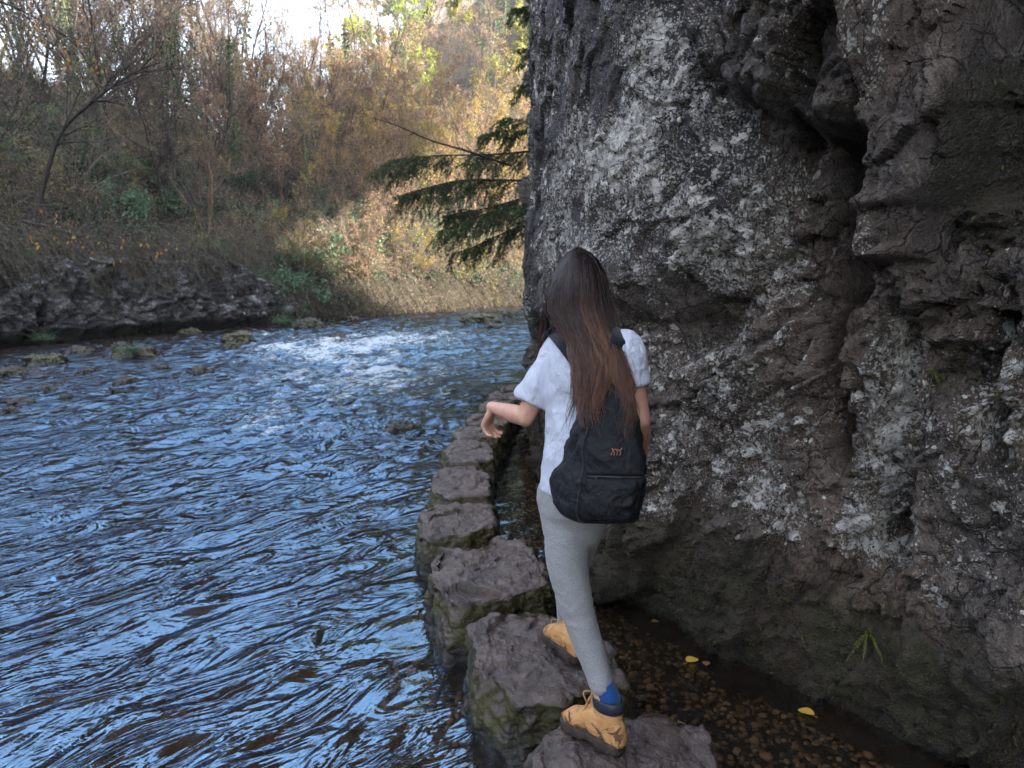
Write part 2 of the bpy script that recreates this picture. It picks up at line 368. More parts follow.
# ------------------------------------------------------------------ terrain: left bank, far slopes
BANK = catmull([(-17, -60), (-15.5, -30), (-14.5, -10), (-13.2, 3), (-12.2, 11), (-11.3, 16.2), (-8.3, 20.6), (-4.6, 26), (-1.2, 31.0), (4, 34.5), (14, 37.5), (34, 39), (70, 40)], 14)
def inland(x, y):
    d = np.full(np.shape(x), 1e9)
    for (x0, y0), (x1, y1) in zip(BANK[:-1], BANK[1:]):
        ex, ey = x1 - x0, y1 - y0; t = np.clip(((x - x0) * ex + (y - y0) * ey) / (ex * ex + ey * ey), 0, 1)
        d = np.minimum(d, np.hypot(x - x0 - t * ex, y - y0 - t * ey))
    yb = np.interp(x, BANK[:, 0], BANK[:, 1]) if False else None
    poly = np.vstack([BANK, [(200, 40), (200, 400), (-300, 400), (-300, -60)]])
    return np.where(sdpoly(np.asarray(x, float), np.asarray(y, float), poly) < 0, d, -d)
def ground_h(x, y):
    x = np.asarray(x, float); y = np.asarray(y, float); d = inland(x, y)
    dn = d + 1.2 * fbm(np.stack([x * .25, y * .25, x * 0], -1), 3, 120) * sst(0, 3, d)
    cap = 24.0 - 20.0 * sst(19, 44, y) + 0 * x
    cap = cap + 3 * sst(-14, -26, x) * sst(50, 30, y)
    sl = (.80 + .28 * sst(28, 18, y)) * np.maximum(dn - .4, 0); h = cap * (1 - np.exp(-sl / np.maximum(cap, .1)))
    h = h + .75 * sst(0, .5, d) 
    far = 22 * sst(50, 84, y + .25 * np.maximum(x, -40)) + 14 * sst(-8, 10, x) * sst(50, 75, y) - 17 * sst(-9, -24, x) * sst(46, 66, y)
    h = h + far
    h = h + (.5 * fbm(np.stack([x * .6, y * .6, x * 0], -1), 4, 130) + .12 * fbm(np.stack([x * 3, y * 3, x * 0], -1), 3, 140)) * sst(.2, 2.5, d)
    bed = -.30 - .30 * sst(0, -2.5, d) + .08 * fbm(np.stack([x * 1.1, y * 1.1, x * 0], -1), 4, 150)
    bed = bed + .42 * np.exp(-(((x + 8.6) / 2.6) ** 2 + ((y - 12.5) / 1.5) ** 2)) * 1.42
    bed = bed + .36 * sst(.75, .25, np.abs(0 * x)) * 0
    chan = sst(1.1, .3, near_wall(x, y)); bed = bed * (1 - chan) + chan * (-.13 + .02 * fbm(np.stack([x * 4, y * 4, x * 0], -1), 2, 160))
    return np.where(d > 0, h - .3 * sst(.5, 0, d), bed)
def near_wall(x, y):
    q = WPL[::12]; sh = np.shape(x); X = np.ravel(x); Y = np.ravel(y); out = np.full(X.shape, 9e9)
    for k in range(0, len(q)): out = np.minimum(out, (X - q[k, 0]) ** 2 + (Y - q[k, 1]) ** 2)
    return np.sqrt(out).reshape(sh)
def terrain_mat():
    t = NT('leaf_litter_ground')
    a = t.noise(1.3, 5, .65); b = t.noise(14, 6, .7); c3 = t.noise(60, 4, .7)
    c = t.mix(t.mr(b, .35, .65), (.016, .013, .010), (.060, .047, .034))
    c = t.mix(t.math('MULTIPLY', t.mr(a, .45, .62), .8), c, (.028, .036, .016))
    c = t.mix(t.mr(c3, .55, .75, 0, .6), c, (.11, .085, .065))
    g1 = t.n('NewGeometry'); z = t.n('SeparateXYZ', i={0: g1.outputs['Position']}).outputs[2]
    peb = t.vor(9, feature='F1', out='Color'); pd = t.vor(9)
    pc = t.mix(t.n('SeparateColor', i={0: peb}).outputs[0], (.045, .03, .018), (.17, .12, .07))
    pc = t.mix(t.mr(pd, .03, .075, 0, .8), pc, (.012, .009, .006))
    c = t.mix(t.mr(z, .0, .12, 1, 0), c, pc)
    return t.done(t.bsdf(c, .85, t.bump(t.math('ADD', b, c3), 1., .06), .2))
M['ground'] = terrain_mat()
def build_ground():
    def ax(lo, hi, f0, f1, fine, coarse):
        a = list(np.arange(f0, f1, fine)); d = fine; x = f1
        while x < hi: a.append(x); d = min(coarse, d * 1.12); x += d
        a.append(hi); d = fine; x = f0 - fine; pre = []
        while x > lo: pre.append(x); d = min(coarse, d * 1.12); x -= d
        return np.array([lo] + pre[::-1] + a)
    xs = ax(-130, 130, -22, 4, .14, 4); ys = ax(-70, 260, .5, 42, .14, 4)
    X, Y = np.meshgrid(xs, ys, indexing='ij'); Z = ground_h(X, Y)
    beh = sst(0, 3, 0 * X); V = np.stack([X, Y, Z], -1)
    mesh_np('ground', V, [gridfaces(len(xs), len(ys))], M['ground'])['kind'] = 'structure'
build_ground()
# ------------------------------------------------------------------ stepping stones
def stone_mat(name, topc, sidec, wet=.3):
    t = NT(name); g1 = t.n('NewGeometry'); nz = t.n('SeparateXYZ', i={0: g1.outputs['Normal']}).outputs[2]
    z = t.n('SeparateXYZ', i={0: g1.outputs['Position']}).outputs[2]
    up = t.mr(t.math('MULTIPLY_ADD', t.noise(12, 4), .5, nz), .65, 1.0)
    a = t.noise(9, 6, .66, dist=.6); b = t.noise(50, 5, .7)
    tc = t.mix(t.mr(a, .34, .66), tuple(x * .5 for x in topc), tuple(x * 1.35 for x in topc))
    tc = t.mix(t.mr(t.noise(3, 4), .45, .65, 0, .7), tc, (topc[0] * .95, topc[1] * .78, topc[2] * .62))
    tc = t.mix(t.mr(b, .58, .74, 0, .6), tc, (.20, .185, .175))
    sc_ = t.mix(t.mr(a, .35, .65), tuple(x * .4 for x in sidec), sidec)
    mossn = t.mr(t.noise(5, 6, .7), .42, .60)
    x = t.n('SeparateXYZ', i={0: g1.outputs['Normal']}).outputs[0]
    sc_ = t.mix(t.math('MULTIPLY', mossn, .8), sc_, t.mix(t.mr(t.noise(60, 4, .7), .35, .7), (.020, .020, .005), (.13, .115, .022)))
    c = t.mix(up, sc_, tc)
    wt = t.mr(t.math('MULTIPLY_ADD', t.noise(10, 3), .06, z), .06, .15, 1, 0)
    c = t.mix(t.math('MULTIPLY', wt, .85), c, (.010, .008, .006))
    rough = t.mr(t.noise(7, 5, .6), .38, .66, .20, .62); rough = t.math('SUBTRACT', rough, t.math('MULTIPLY', wt, .3))
    h = t.math('MULTIPLY_ADD', b, .4, a); h = t.math('MULTIPLY_ADD', t.noise(160, 3, .7), .12, h)
    return t.done(t.bsdf(c, rough, t.bump(h, .9, .022), .5))
M['step'] = stone_mat('worn_wet_limestone', (.092, .066, .058), (.066, .050, .023))
M['boulder'] = stone_mat('mossy_river_rock', (.062, .050, .036), (.035, .028, .018))
M['boulder_moss'] = stone_mat('moss_covered_rock', (.075, .072, .024), (.038, .034, .014))
def make_stone(name, poly, top, bottom=-.35, seed=0, rough=1., res=(150, 100), mat=None, flare=.10, round_=.05, dome=.02, toplevel=None, cell=1., shrink=1.):
    poly = np.asarray(poly, float); c = poly.mean(0); poly = c + (poly - c) * shrink; nt, nr = res
    th = np.linspace(0, 2 * np.pi, nt, endpoint=False); dirs = np.stack([np.cos(th), np.sin(th)], 1); Rt = np.zeros(nt)
    n = len(poly)
    for k in range(nt):
        best = 0
        for i in range(n):
            a, b = poly[i] - c, poly[(i + 1) % n] - c; e = b - a; den = dirs[k, 0] * e[1] - dirs[k, 1] * e[0]
            if abs(den) < 1e-9: continue
            t_ = (a[0] * e[1] - a[1] * e[0]) / den; s_ = (a[0] * dirs[k, 1] - a[1] * dirs[k, 0]) / den
            if t_ > 0 and -.001 <= s_ <= 1.001: best = max(best, t_)
        Rt[k] = best
    ker = np.array([1, 2, 3, 2, 1.]); ker /= ker.sum(); Rt = np.convolve(np.concatenate([Rt[-2:], Rt, Rt[:2]]), ker, 'valid')
    q = np.linspace(0, 1, nr); Rm = Rt.mean(); H = top - bottom; L1, L2 = Rm, H
    d = q * (L1 + L2); topm = d < L1
    rr = np.where(topm, d / Rm, 1.); zz = np.where(topm, top, top - (d - L1))
    # round the shoulder
    rad = round_; e1 = np.clip((d - (L1 - rad)) / (2 * rad), 0, 1); ang = e1 * np.pi / 2
    inr = (d > L1 - rad) & (d < L1 + rad); rr = np.where(inr, 1 - rad / Rm * (1 - np.sin(ang)), rr); zz = np.where(inr, top - rad * (1 - np.cos(ang)), zz)
    out = 1 + np.where(topm, 0, flare * (top - zz) / H / Rm * 2 * .5)
    X = c[0] + dirs[None, :, 0] * Rt[None] * (rr * out)[:, None]; Y = c[1] + dirs[None, :, 1] * Rt[None] * (rr * out)[:, None]
    Z = np.broadcast_to(zz[:, None], X.shape) + dome * (1 - np.minimum(rr, 1)[:, None] ** 2)
    V = np.stack([X, Y, Z], -1)
    N = np.zeros_like(V); w = np.clip((rr - (1 - rad / Rm)) * Rm / rad, 0, 1)[:, None]; w = np.where(topm[:, None], w, 1)
    N[..., 2] = 1 - w * .98; N[..., 0] = dirs[None, :, 0] * w; N[..., 1] = dirs[None, :, 1] * w; N = nrm(N)
    p = V + seed * 7.7
    bl = blocks(V[..., 0] * 4.2 * cell + V[..., 2] * 1.2 + seed, V[..., 1] * 4.2 * cell + V[..., 2] * 1.2, 200 + seed, 1.3, .22, .07)
    bl2 = blocks(V[..., 0] * 11 * cell + V[..., 2] * 7 + seed, V[..., 1] * 9 * cell - V[..., 2] * 6, 230 + seed, 1.4, .2, .10)
    w_ = np.where(w > .5, 1, .55)[..., 0] if w.ndim > 2 else np.clip(.55 + .45 * w, 0, 1); D = w_ * rough * (-.022 + .030 * fbm(p * 3.2, 3, 300 + seed) + .048 * bl + .020 * bl2 + .020 * fbm(p * 9, 4, 310 + seed, True, .6) + .006 * fbm(p * 34, 3, 320 + seed))
    V = V + N * D[..., None]
    V = V - np.array([c[0], c[1], 0]); nv = nr * nt
    F = gridfaces(nr, nt, True, flip=False)
    Vf = V.reshape(-1, 3); Vf[:nt] = Vf[:nt].mean(0)
    o = mesh_np(name, Vf, [F], mat or M['step']); o.location = (c[0], c[1], 0)
    return o
TOP = .28
def topm(pts, z=TOP): return [tuple(onZ(x, y, z)[:2]) for x, y in pts]
def unders(o): return o
STONES = [  # outline of each top in the photo, height, label
    ([(534, 738), (560, 716), (610, 706), (668, 702), (702, 716), (722, 752), (742, 800), (720, 860), (600, 880), (528, 820)], .28, 'nearest stepping stone, grey-brown, under the tan boot at the bottom of the frame'),
    ([(464, 628), (486, 612), (530, 606), (562, 612), (600, 630), (624, 658), (628, 684), (585, 700), (520, 706), (478, 676)], .27, 'broad cracked stepping stone under her leading boot, with a puddle glint on top'),
    ([(424, 556), (438, 542), (476, 544), (500, 532), (530, 540), (548, 562), (550, 586), (505, 600), (450, 607), (428, 584)], .28, 'big blocky stepping stone with a mossy yellow-green left side, third from the camera'),
    ([(412, 512), (430, 500), (470, 498), (500, 503), (502, 524), (470, 538), (416, 540)], .26, 'flat stepping stone, fourth from the camera, with a dark square left face'),
    ([(426, 476), (440, 463), (478, 462), (498, 474), (497, 496), (450, 499), (424, 494)], .27, 'fifth stepping stone from the camera, pale mottled top'),
    ([(440, 447), (452, 438), (488, 438), (500, 448), (499, 461), (446, 463)], .27, 'sixth stepping stone from the camera, level with her waist strap'),
    ([(448, 432), (458, 424), (500, 424), (510, 432), (504, 438), (452, 440)], .28, 'seventh stepping stone from the camera, just below her lowered left hand'),
    ([(462, 417), (474, 411), (512, 411), (516, 419), (510, 425), (464, 425)], .28, 'eighth stepping stone from the camera, behind her left forearm'),
    ([(474, 404), (484, 399), (514, 399), (520, 405), (514, 411), (476, 411)], .28, 'ninth stepping stone from the camera, seen just above her forearm'),
    ([(486, 394), (494, 390), (520, 390), (524, 395), (518, 399), (488, 399)], .28, 'tenth stepping stone, small and dark, in front of her sleeve'),
    ([(498, 385), (506, 382), (526, 382), (528, 386), (524, 390), (500, 390)], .28, 'farthest stepping stone of the row, tiny beside the foot of the cliff'),
]
sp_ = 0
for k, (poly, z, lab) in enumerate(STONES):
    o = make_stone('stepping_stone', topm(poly, z), z, seed=k + 1, rough=1.15 if k < 3 else 1.0, res=(230, 170) if k < 4 else (110, 80), flare=.10, round_=.028, dome=.004, shrink=.97 if k < 3 else .86)
    tag(o, lab, 'stepping stone', 'stepping stones across the stream')

# ------------------------------------------------------------------ rocks in the river
ROCKS = [ # px, py(base), width px, height px, material, label
    (402, 433, 38, 9, 'boulder', 'low dark flat rock breaking the water left of the stepping stones'),
    (236, 346, 32, 15, 'boulder_moss', 'yellow-green mossy boulder in the middle of the upstream shallows'),
    (228, 350, 20, 8, 'boulder', 'small tan rock leaning on the mossy boulder'),
    (304, 330, 34, 12, 'boulder', 'tan square rock at the far waterline under the green bush'),
    (481, 325, 44, 11, 'boulder_moss', 'long mossy rock in the far rapids near the cliff edge'),
    (492, 330, 16, 6, 'boulder', 'little dark rock on the near side of the long mossy rock'),
    (513, 318, 16, 8, 'boulder', 'brown rock at the far bank beside the cliff edge'),
    (335, 341, 22, 7, 'boulder', 'dark rock splitting the white rapids'),
    (196, 376, 26, 9, 'boulder', 'dark wet rock alone below the gravel spit'),
    (120, 386, 28, 9, 'boulder', 'pale topped rock on the tip of the gravel spit'),
    (112, 394, 16, 6, 'boulder', 'small pale stone below the spit tip'),
    (128, 361, 44, 14, 'boulder_moss', 'brown and green hummock rock with a tuft of grass'),
    (40, 367, 38, 14, 'boulder_moss', 'rounded mossy boulder left of the tufted hummock'),
    (74, 356, 26, 10, 'boulder', 'grey-brown boulder behind the rounded mossy one'),
    (6, 378, 24, 11, 'boulder', 'dark boulder cut by the left edge of the frame'),
    (45, 394, 20, 8, 'boulder', 'yellowish small rock in the shallows of the left spit'),
    (12, 406, 34, 6, 'boulder', 'flat pale slab at the left edge of the water'),
    (5, 416, 20, 9, 'boulder', 'darker knob of rock below the flat pale slab'),
    (118, 350, 18, 8, 'boulder', 'reddish stone behind the tufted hummock'),
    (186, 336, 22, 8, 'boulder_moss', 'mossy stone at the foot of the dark outcrop'),
    (282, 383, 18, 4, 'boulder', 'barely emerged rock in mid stream'),
    (455, 394, 30, 5, 'boulder', 'flat rock awash with a white curl of foam'),
    (352, 322, 16, 6, 'boulder', 'little dark stone under the overhanging far brambles'),
    (84, 376, 22, 7, 'boulder', 'dull brown cobble on the middle of the spit'),
    (160, 372, 20, 6, 'boulder', 'low brown cobble between the spit and the lone wet rock'),
    (62, 402, 18, 6, 'boulder', 'mossy cobble nearest the camera on the left spit'),
]
for k, (px, py, w, h, mt, lab) in enumerate(ROCKS):
    c = onZ(px, py); dep = c[1]; W = w / FPX * dep; Hh = h / FPX * dep * .95; rr = np.random.default_rng(500 + k)
    a = np.linspace(0, 2 * np.pi, 9, endpoint=False) + rr.uniform(-.2, .2, 9)
    poly = [(c[0] + W / 2 * math.cos(t) * rr.uniform(.8, 1.1), c[1] + W * .36 * (1 + math.sin(t)) * rr.uniform(.85, 1.1)) for t in a]
    cell = .8 / max(.25, W)
    o = make_stone('river_rock', poly, Hh * .72, -.3, seed=20 + k, rough=min(3., 1.2 + W * 1.6), res=(90, 60), mat=M[mt], flare=.22, round_=min(W * .12, Hh * .4), dome=Hh * .30, cell=cell)
    tag(o, lab, 'rock', 'rocks breaking the surface of the river')

# ------------------------------------------------------------------ low dark outcrop under the left bank
def build_outcrop():
    b = BANK; sel = b[(b[:, 1] > 6) & (b[:, 1] < 23.5)]; pl, s = resample(sel, .035)
    T = nrm(smooth1(nrm(np.gradient(pl, axis=0)), 31)); N = np.stack([T[:, 1], -T[:, 0]], 1)
    z = np.arange(-.4, 3.0, .03); S, Z = np.meshgrid(s, z, indexing='ij'); n, m = S.shape
    top = 2.15 + .5 * fbm(np.stack([s * .5, s * 0, s * 0], -1), 3, 400) - 1.5 * sst(s[-1] - 3.2, s[-1], s) - .6 * sst(4, 0, s)
    Zs = -.4 + (Z + .4) / (3.4) * (top[:, None] + .4)
    D = .35 + .35 * blocks(S * .9 + Zs * .4, Zs * .9 - S * .3, 401, 1.1, .25, .07) + .20 * blocks(S * 2.6 + Zs, Zs * 2.6 - S * .8, 411, 1.2, .25, .08) + .10 * fbm(np.stack([S * 3, Zs * 6, S * 0], -1), 4, 421, True)
    D += .09 * blocks(S * 6 + Zs * 2, Zs * 7 - S, 431, 1.2, .25, .1) - .45 * sst(.4, .0, Zs) + .1
    D -= .5 * sst(.85, 1., (Z + .4) / 3.4) ** 2
    V = np.stack([pl[:, 0:1] + N[:, 0:1] * D, pl[:, 1:2] + N[:, 1:2] * D, Zs], -1)
    bk = V[:, -1:].copy(); bk[..., 0] -= N[:, 0:1] * 2; bk[..., 1] -= N[:, 1:2] * 2; bk[..., 2] -= .4; V = np.concatenate([V, bk], 1)
    px, py = proj(V)
    li = .32 + .35 * np.exp(-(((px - 75) / 60) ** 2 + ((py - 290) / 35) ** 2)) - .5 * sst(310, 335, py) + 0 * px
    mo = .25 + .5 * sst(.8, 1.0, V[..., 2] / 2.2) + .5 * sst(.5, .2, V[..., 2]) + 0 * px
    tag(mesh_np('rock_outcrop', V, [gridfaces(n, m + 1, flip=False)], M['outcrop'], attrs={'lichen': li, 'moss': mo}),
        'dark pale-flecked rock ledge under the left bank at the waterline', 'rock ledge', kind='structure')
build_outcrop()
def build_far_cliff(pts, h, seed, lab, step=.5):
    pl, s = resample(catmull(pts, 10), step); T = nrm(smooth1(nrm(np.gradient(pl, axis=0)), 9)); N = np.stack([T[:, 1], -T[:, 0]], 1)
    z = np.arange(0, 1.001, .012); S, Q = np.meshgrid(s, z, indexing='ij'); n, m = S.shape; Z = Q * h
    D = 2.6 * blocks(S * .16, Z * .09, seed, 1, .3, .06) + 1.3 * blocks(S * .4, Z * .3, seed + 9, 1, .3, .08) + 1.0 * fbm(np.stack([S * .5, Z * .4, S * 0], -1), 4, seed, True)
    D -= .12 * Z
    hh = 1 + .15 * fbm(np.stack([s * .15, s * 0, s * 0], -1), 3, seed + 3)
    V = np.stack([pl[:, 0:1] + N[:, 0:1] * D, pl[:, 1:2] + N[:, 1:2] * D, Z * hh[:, None] + 6], -1)
    bk = V[:, -1:].copy(); bk[..., 0] -= N[:, 0:1] * 30; bk[..., 1] -= N[:, 1:2] * 30; bk[..., 2] += 3; V = np.concatenate([V, bk], 1)
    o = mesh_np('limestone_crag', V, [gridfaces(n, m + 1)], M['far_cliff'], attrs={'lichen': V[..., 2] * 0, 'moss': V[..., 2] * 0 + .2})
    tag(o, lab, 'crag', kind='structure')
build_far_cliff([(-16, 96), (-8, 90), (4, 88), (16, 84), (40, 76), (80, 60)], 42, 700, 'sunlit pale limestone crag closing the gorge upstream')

# ------------------------------------------------------------------ water
def water_mat():
    t = NT('river_water'); g1 = t.n('NewGeometry'); P = g1.outputs['Position']
    calm = t.attr('calm'); fo = t.attr('foam')
    mp = t.scale((.85, 1.9, 1), t.n('Mapping', i={'Vector': P, 'Rotation': (0, 0, R(-48))}).outputs[0])
    n1 = t.noise(1.8, 3, .5, vec=mp, dist=1.6); n2 = t.noise(6.5, 3, .5, vec=mp, dist=1.1)
    h = t.math('MULTIPLY_ADD', n2, .13, n1)
    bs = t.math('MULTIPLY', calm, t.mr(t.noise(.55, 3, .6, vec=mp), .36, .62, .28, .78))
    nd = t.n('Bump', i={'Height': h, 'Strength': bs, 'Distance': .24}); bn = nd.outputs[0]
    fr = t.n('Fresnel', i={'IOR': 1.36, 'Normal': bn}).outputs[0]
    fr = t.math('MULTIPLY', fr, t.mr(calm, .2, .9, .36, .46), clamp=True)
    gl = t.n('BsdfGlossy', i={'Color': (.22, .39, .58, 1), 'Roughness': .02, 'Normal': bn}).outputs[0]
    tr = t.n('BsdfTransparent', i={'Color': (.74, .62, .46, 1)}).outputs[0]
    # suspended silt gives the water a little body of its own
    silt = t.n('BsdfDiffuse', i={'Color': (.125, .080, .052, 1), 'Normal': bn}).outputs[0]
    body = t.n('MixShader', i={0: t.mr(calm, .2, .9, .07, .26), 1: tr, 2: silt}).outputs[0]
    w = t.n('MixShader', i={0: fr, 1: body, 2: gl}).outputs[0]
    fn = t.noise(9, 5, .7, vec=mp); f2 = t.noise(60, 3, .7)
    fm = t.mr(t.math('MULTIPLY_ADD', t.math('ADD', fn, t.math('MULTIPLY', f2, .35)), 1.9, t.math('SUBTRACT', fo, 2.08)), 0, .34, 0, .85)
    fd = t.n('BsdfDiffuse', i={'Color': (.72, .78, .82, 1), 'Normal': t.bump(f2, .8, .03)}).outputs[0]
    return t.done(t.n('MixShader', i={0: t.math('MULTIPLY', fm, 1, clamp=True), 1: w, 2: fd}).outputs[0])
M['water'] = water_mat()
def wave(X, Y):
    c, s_ = math.cos(R(50)), math.sin(R(50))
    a = X * c + Y * s_; b = -X * s_ + Y * c                      # a runs along the crests, b across them
    wa = .35 * fbm(np.stack([X * .8, Y * .8, X * 0], -1), 2, 800)
    rip = fbm(np.stack([a * 1.0 + wa, (b + 1.6 * wa) * 2.6, X * 0], -1), 3, 810, True, .5)
    med = fbm(np.stack([a * 3.2 + wa, b * 6, X * 0], -1), 3, 820, gain=.55)
    return rip, med
def build_water():
    ys = [-45.]
    while ys[-1] < 40: y = ys[-1]; ys.append(y + (1.2 if y < -6 else .06 if y < 1.4 else max(.015, .0058 * y)))
    ys = np.array(ys); nx = 820; q = np.linspace(0, 1, nx)
    xl = np.where(ys > 1, np.maximum(-18, -1.2 * ys - 2.5), -6 - 11 * sst(0, -8, ys)); xl = np.minimum(xl, -3)
    xr = np.where(ys > 1, 3.2, 6.); xr = np.where(ys > 9, 3.2 + (ys - 9) * 1.4, xr)
    X = xl[:, None] + (xr - xl)[:, None] * q[None]; Y = np.broadcast_to(ys[:, None], X.shape)
    rip, med = wave(X, Y)
    px, py = proj(np.stack([X, Y, X * 0], -1)); vis = (Y > 1)
    nw = near_wall(X, Y)
    left_of = sst(-.05, .55, nw - np.interp(Y, [0, 2.3, 3.4, 4.6, 6, 9], [.9, 1.05, 1.0, .95, .75, .6]))
    calm = .22 + .78 * left_of
    def blob(cx, cy, rx, ry): return np.exp(-(((px - cx) / rx) ** 2 + ((py - cy) / ry) ** 2)) * vis
    foam = 1.0 * blob(385, 343, 80, 13) + .5 * blob(400, 372, 110, 18) + .75 * blob(290, 352, 60, 10) + .6 * blob(450, 336, 45, 9) + .7 * blob(280, 432, 50, 8) + .75 * blob(100, 533, 22, 11) \
        + .55 * blob(455, 396, 26, 5) + .35 * blob(330, 380, 120, 30) + .55 * blob(95, 372, 22, 5) + .2 * blob(300, 450, 200, 50) + .6 * blob(245, 335, 60, 6)
    foam = foam * .9 * (.7 + .8 * fbm(np.stack([X * 1.5, Y * .9, X * 0], -1), 3, 830)) * left_of
    foam = foam + .62 * sst(.25, .5, rip) * blob(300, 400, 260, 75) * left_of
    rapid = .6 + .9 * blob(380, 345, 160, 26) + .35 * blob(250, 430, 200, 60) + .3 * blob(100, 533, 60, 30)
    amp = calm * rapid
    Z = amp * (.060 * rip + .026 * med) + .05 * np.clip(foam, 0, 1) * (.4 + med)
    o = mesh_np('river_water', np.stack([X, Y, Z], -1), [gridfaces(len(ys), nx, flip=True)], M['water'], attrs={'calm': calm, 'foam': foam})
    o['kind'] = 'structure'
build_water()
def pebbles():
    me = bpy.data.meshes.new('t'); import bmesh
    bm = bmesh.new(); bmesh.ops.create_icosphere(bm, subdivisions=2, radius=1); v = np.array([x.co[:] for x in bm.verts]); f = np.array([[q.index for q in x.verts] for x in bm.faces]); bm.free()
    t = NT('pebbles'); c = t.ramp(t.attr('v'), [(0, (.05, .034, .022)), (.45, (.13, .082, .048)), (.8, (.19, .125, .078)), (1, (.26, .21, .16))])
    m = t.done(t.bsdf(c, .55, t.bump(t.noise(60, 4), .5, .005)))
    g_ = Geo(); r = np.random.default_rng(3); n = 0
    while n < 19000:
        y = 1.5 + 8 * r.random() ** 1.8; x = r.uniform(-.6, 2.6); 
        d = float(near_wall(np.array([x]), np.array([y]))[0])
        if d > 1.35 or x > np.interp(y, WPL[::-1][:, 1] if False else [0, 9], [3, 1]): continue
        s = r.uniform(.005, .014) * (1 if r.random() < .93 else 1.8); R1 = Matrix.Rotation(r.uniform(0, 6.3), 3, 'Z') @ Matrix.Rotation(r.uniform(-.4, .4), 3, 'X')
        vv = v * (1 + .18 * perlin(v * 1.3 + n, 5))[:, None] * np.array([s * r.uniform(.8, 1.5), s, s * r.uniform(.35, .7)])
        g_.add(vv @ np.array(R1).T + [x, y, -.125 + s * .2], f, v=r.random()); n += 1
    tag(g_.build('pebbles', m), 'brown pebbles on the shallow bed between the stones and the cliff', 'pebbles', kind='stuff')
pebbles()

def cobbles():
    r = np.random.default_rng(61); ps = []
    for k in range(5):
        a = np.linspace(0, 2 * np.pi, 8, endpoint=False) + r.uniform(-.25, .25, 8); poly = [(.13 * math.cos(t) * r.uniform(.8, 1.2), .10 * math.sin(t) * r.uniform(.8, 1.2)) for t in a]
        ps.append(make_stone('cobble', poly, .07, -.08, seed=80 + k, rough=.7, res=(36, 24), mat=M['boulder'], flare=.1, round_=.035, dome=.03, cell=2.2))
    n = 0
    while n < 150:
        x, y = -8.7 + r.normal() * 2.0, 12.5 + r.normal() * 1.25
        h = float(ground_h(np.array([x]), np.array([y]))[0])
        if h < -.22 or h > .5: continue
        o = ps[n] if n < 5 else ps[r.integers(0, 5)].copy()
        if n >= 5: col.objects.link(o)
        o.location = (x, y, h + .0); s = r.uniform(.5, 1.7); o.scale = (s, s, s * r.uniform(.6, 1)); o.rotation_euler = (0, 0, r.uniform(0, 6.28)); tag(o, 'small brown cobble lying on the low gravel spit at far left', 'cobble', 'cobbles on the gravel spit'); n += 1
cobbles()
# ------------------------------------------------------------------ vegetation
def bark(name, a, b, sc=8):
    t = NT(name); n = t.noise(sc, 5, .7, vec=t.scale((1, 1, .3)))
    return t.done(t.bsdf(t.mix(t.mr(n, .35, .65), a, b), .9, t.bump(n, .6, .02), .2))
M['bark'] = bark('grey_bark', (.045, .036, .030), (.13, .11, .095)); M['bark_warm'] = bark('warm_bark', (.07, .045, .03), (.20, .14, .10))
M['bark_dark'] = bark('dark_bark', (.018, .014, .012), (.05, .04, .034)); M['twig_pale'] = bark('pale_twig', (.10, .08, .062), (.24, .20, .165))
M['leaf_gold'] = foliage('golden_leaves', [(.24, .13, .04), (.34, .22, .06), (.42, .31, .09), (.26, .26, .08)], .4)
M['leaf_brown'] = foliage('brown_leaves', [(.10, .06, .04), (.19, .12, .075), (.26, .17, .11), (.30, .22, .13)], .35)
M['leaf_olive'] = foliage('olive_leaves', [(.07, .08, .02), (.16, .17, .04), (.27, .26, .06), (.36, .28, .07)], .35)
M['leaf_lime'] = foliage('lime_leaves', [(.13, .20, .02), (.24, .32, .04), (.34, .38, .06), (.42, .40, .08)], .45)
M['leaf_dark'] = foliage('dark_green_leaves', [(.012, .026, .012), (.030, .058, .024), (.055, .095, .042), (.10, .15, .08)], .2, .45)
M['leaf_blue'] = foliage('blue_green_leaves', [(.030, .062, .034), (.07, .13, .065), (.12, .21, .11), (.20, .30, .17)], .25, .5)
M['needles'] = foliage('conifer_needles', [(.020, .040, .014), (.045, .075, .022), (.075, .105, .032), (.12, .13, .045)], .15, .6)
M['grass_dead'] = foliage('dead_grass', [(.045, .035, .024), (.10, .08, .055), (.17, .14, .105), (.07, .08, .035)], .3, .8)
M['ivy'] = foliage('ivy_leaves', [(.015, .03, .012), (.035, .06, .022), (.07, .10, .035), (.12, .15, .05)], .2, .45)

def leafcards(C, D, L, W, r, geo, mat_v=None, fold=.25):
    """C centres (n,3), D long axis (n,3), L, W sizes (n,) -> two-triangle folded leaves"""
    n = len(C); D = nrm(D); s = nrm(np.cross(D, r.normal(size=(n, 3)))); u = np.cross(s, D)
    L = np.asarray(L).reshape(-1, 1) * np.ones((n, 1)); W = np.asarray(W).reshape(-1, 1) * np.ones((n, 1))
    a = C; b = C + D * L * .45 + s * W * .5 + u * W * fold; c = C + D * L; d = C + D * L * .45 - s * W * .5 + u * W * fold
    V = np.stack([a, b, c, d], 1); k = np.arange(n)[:, None] * 4
    F = np.concatenate([k + [0, 1, 2], k + [0, 2, 3]]); v = r.random(n) if mat_v is None else mat_v
    geo.add(V, F, v=np.repeat(v, 4))
def rot_about(v, ax, an):
    ax = nrm(ax); return v * np.cos(an) + np.cross(ax, v) * np.sin(an) + ax * np.dot(ax, v) * (1 - np.cos(an))
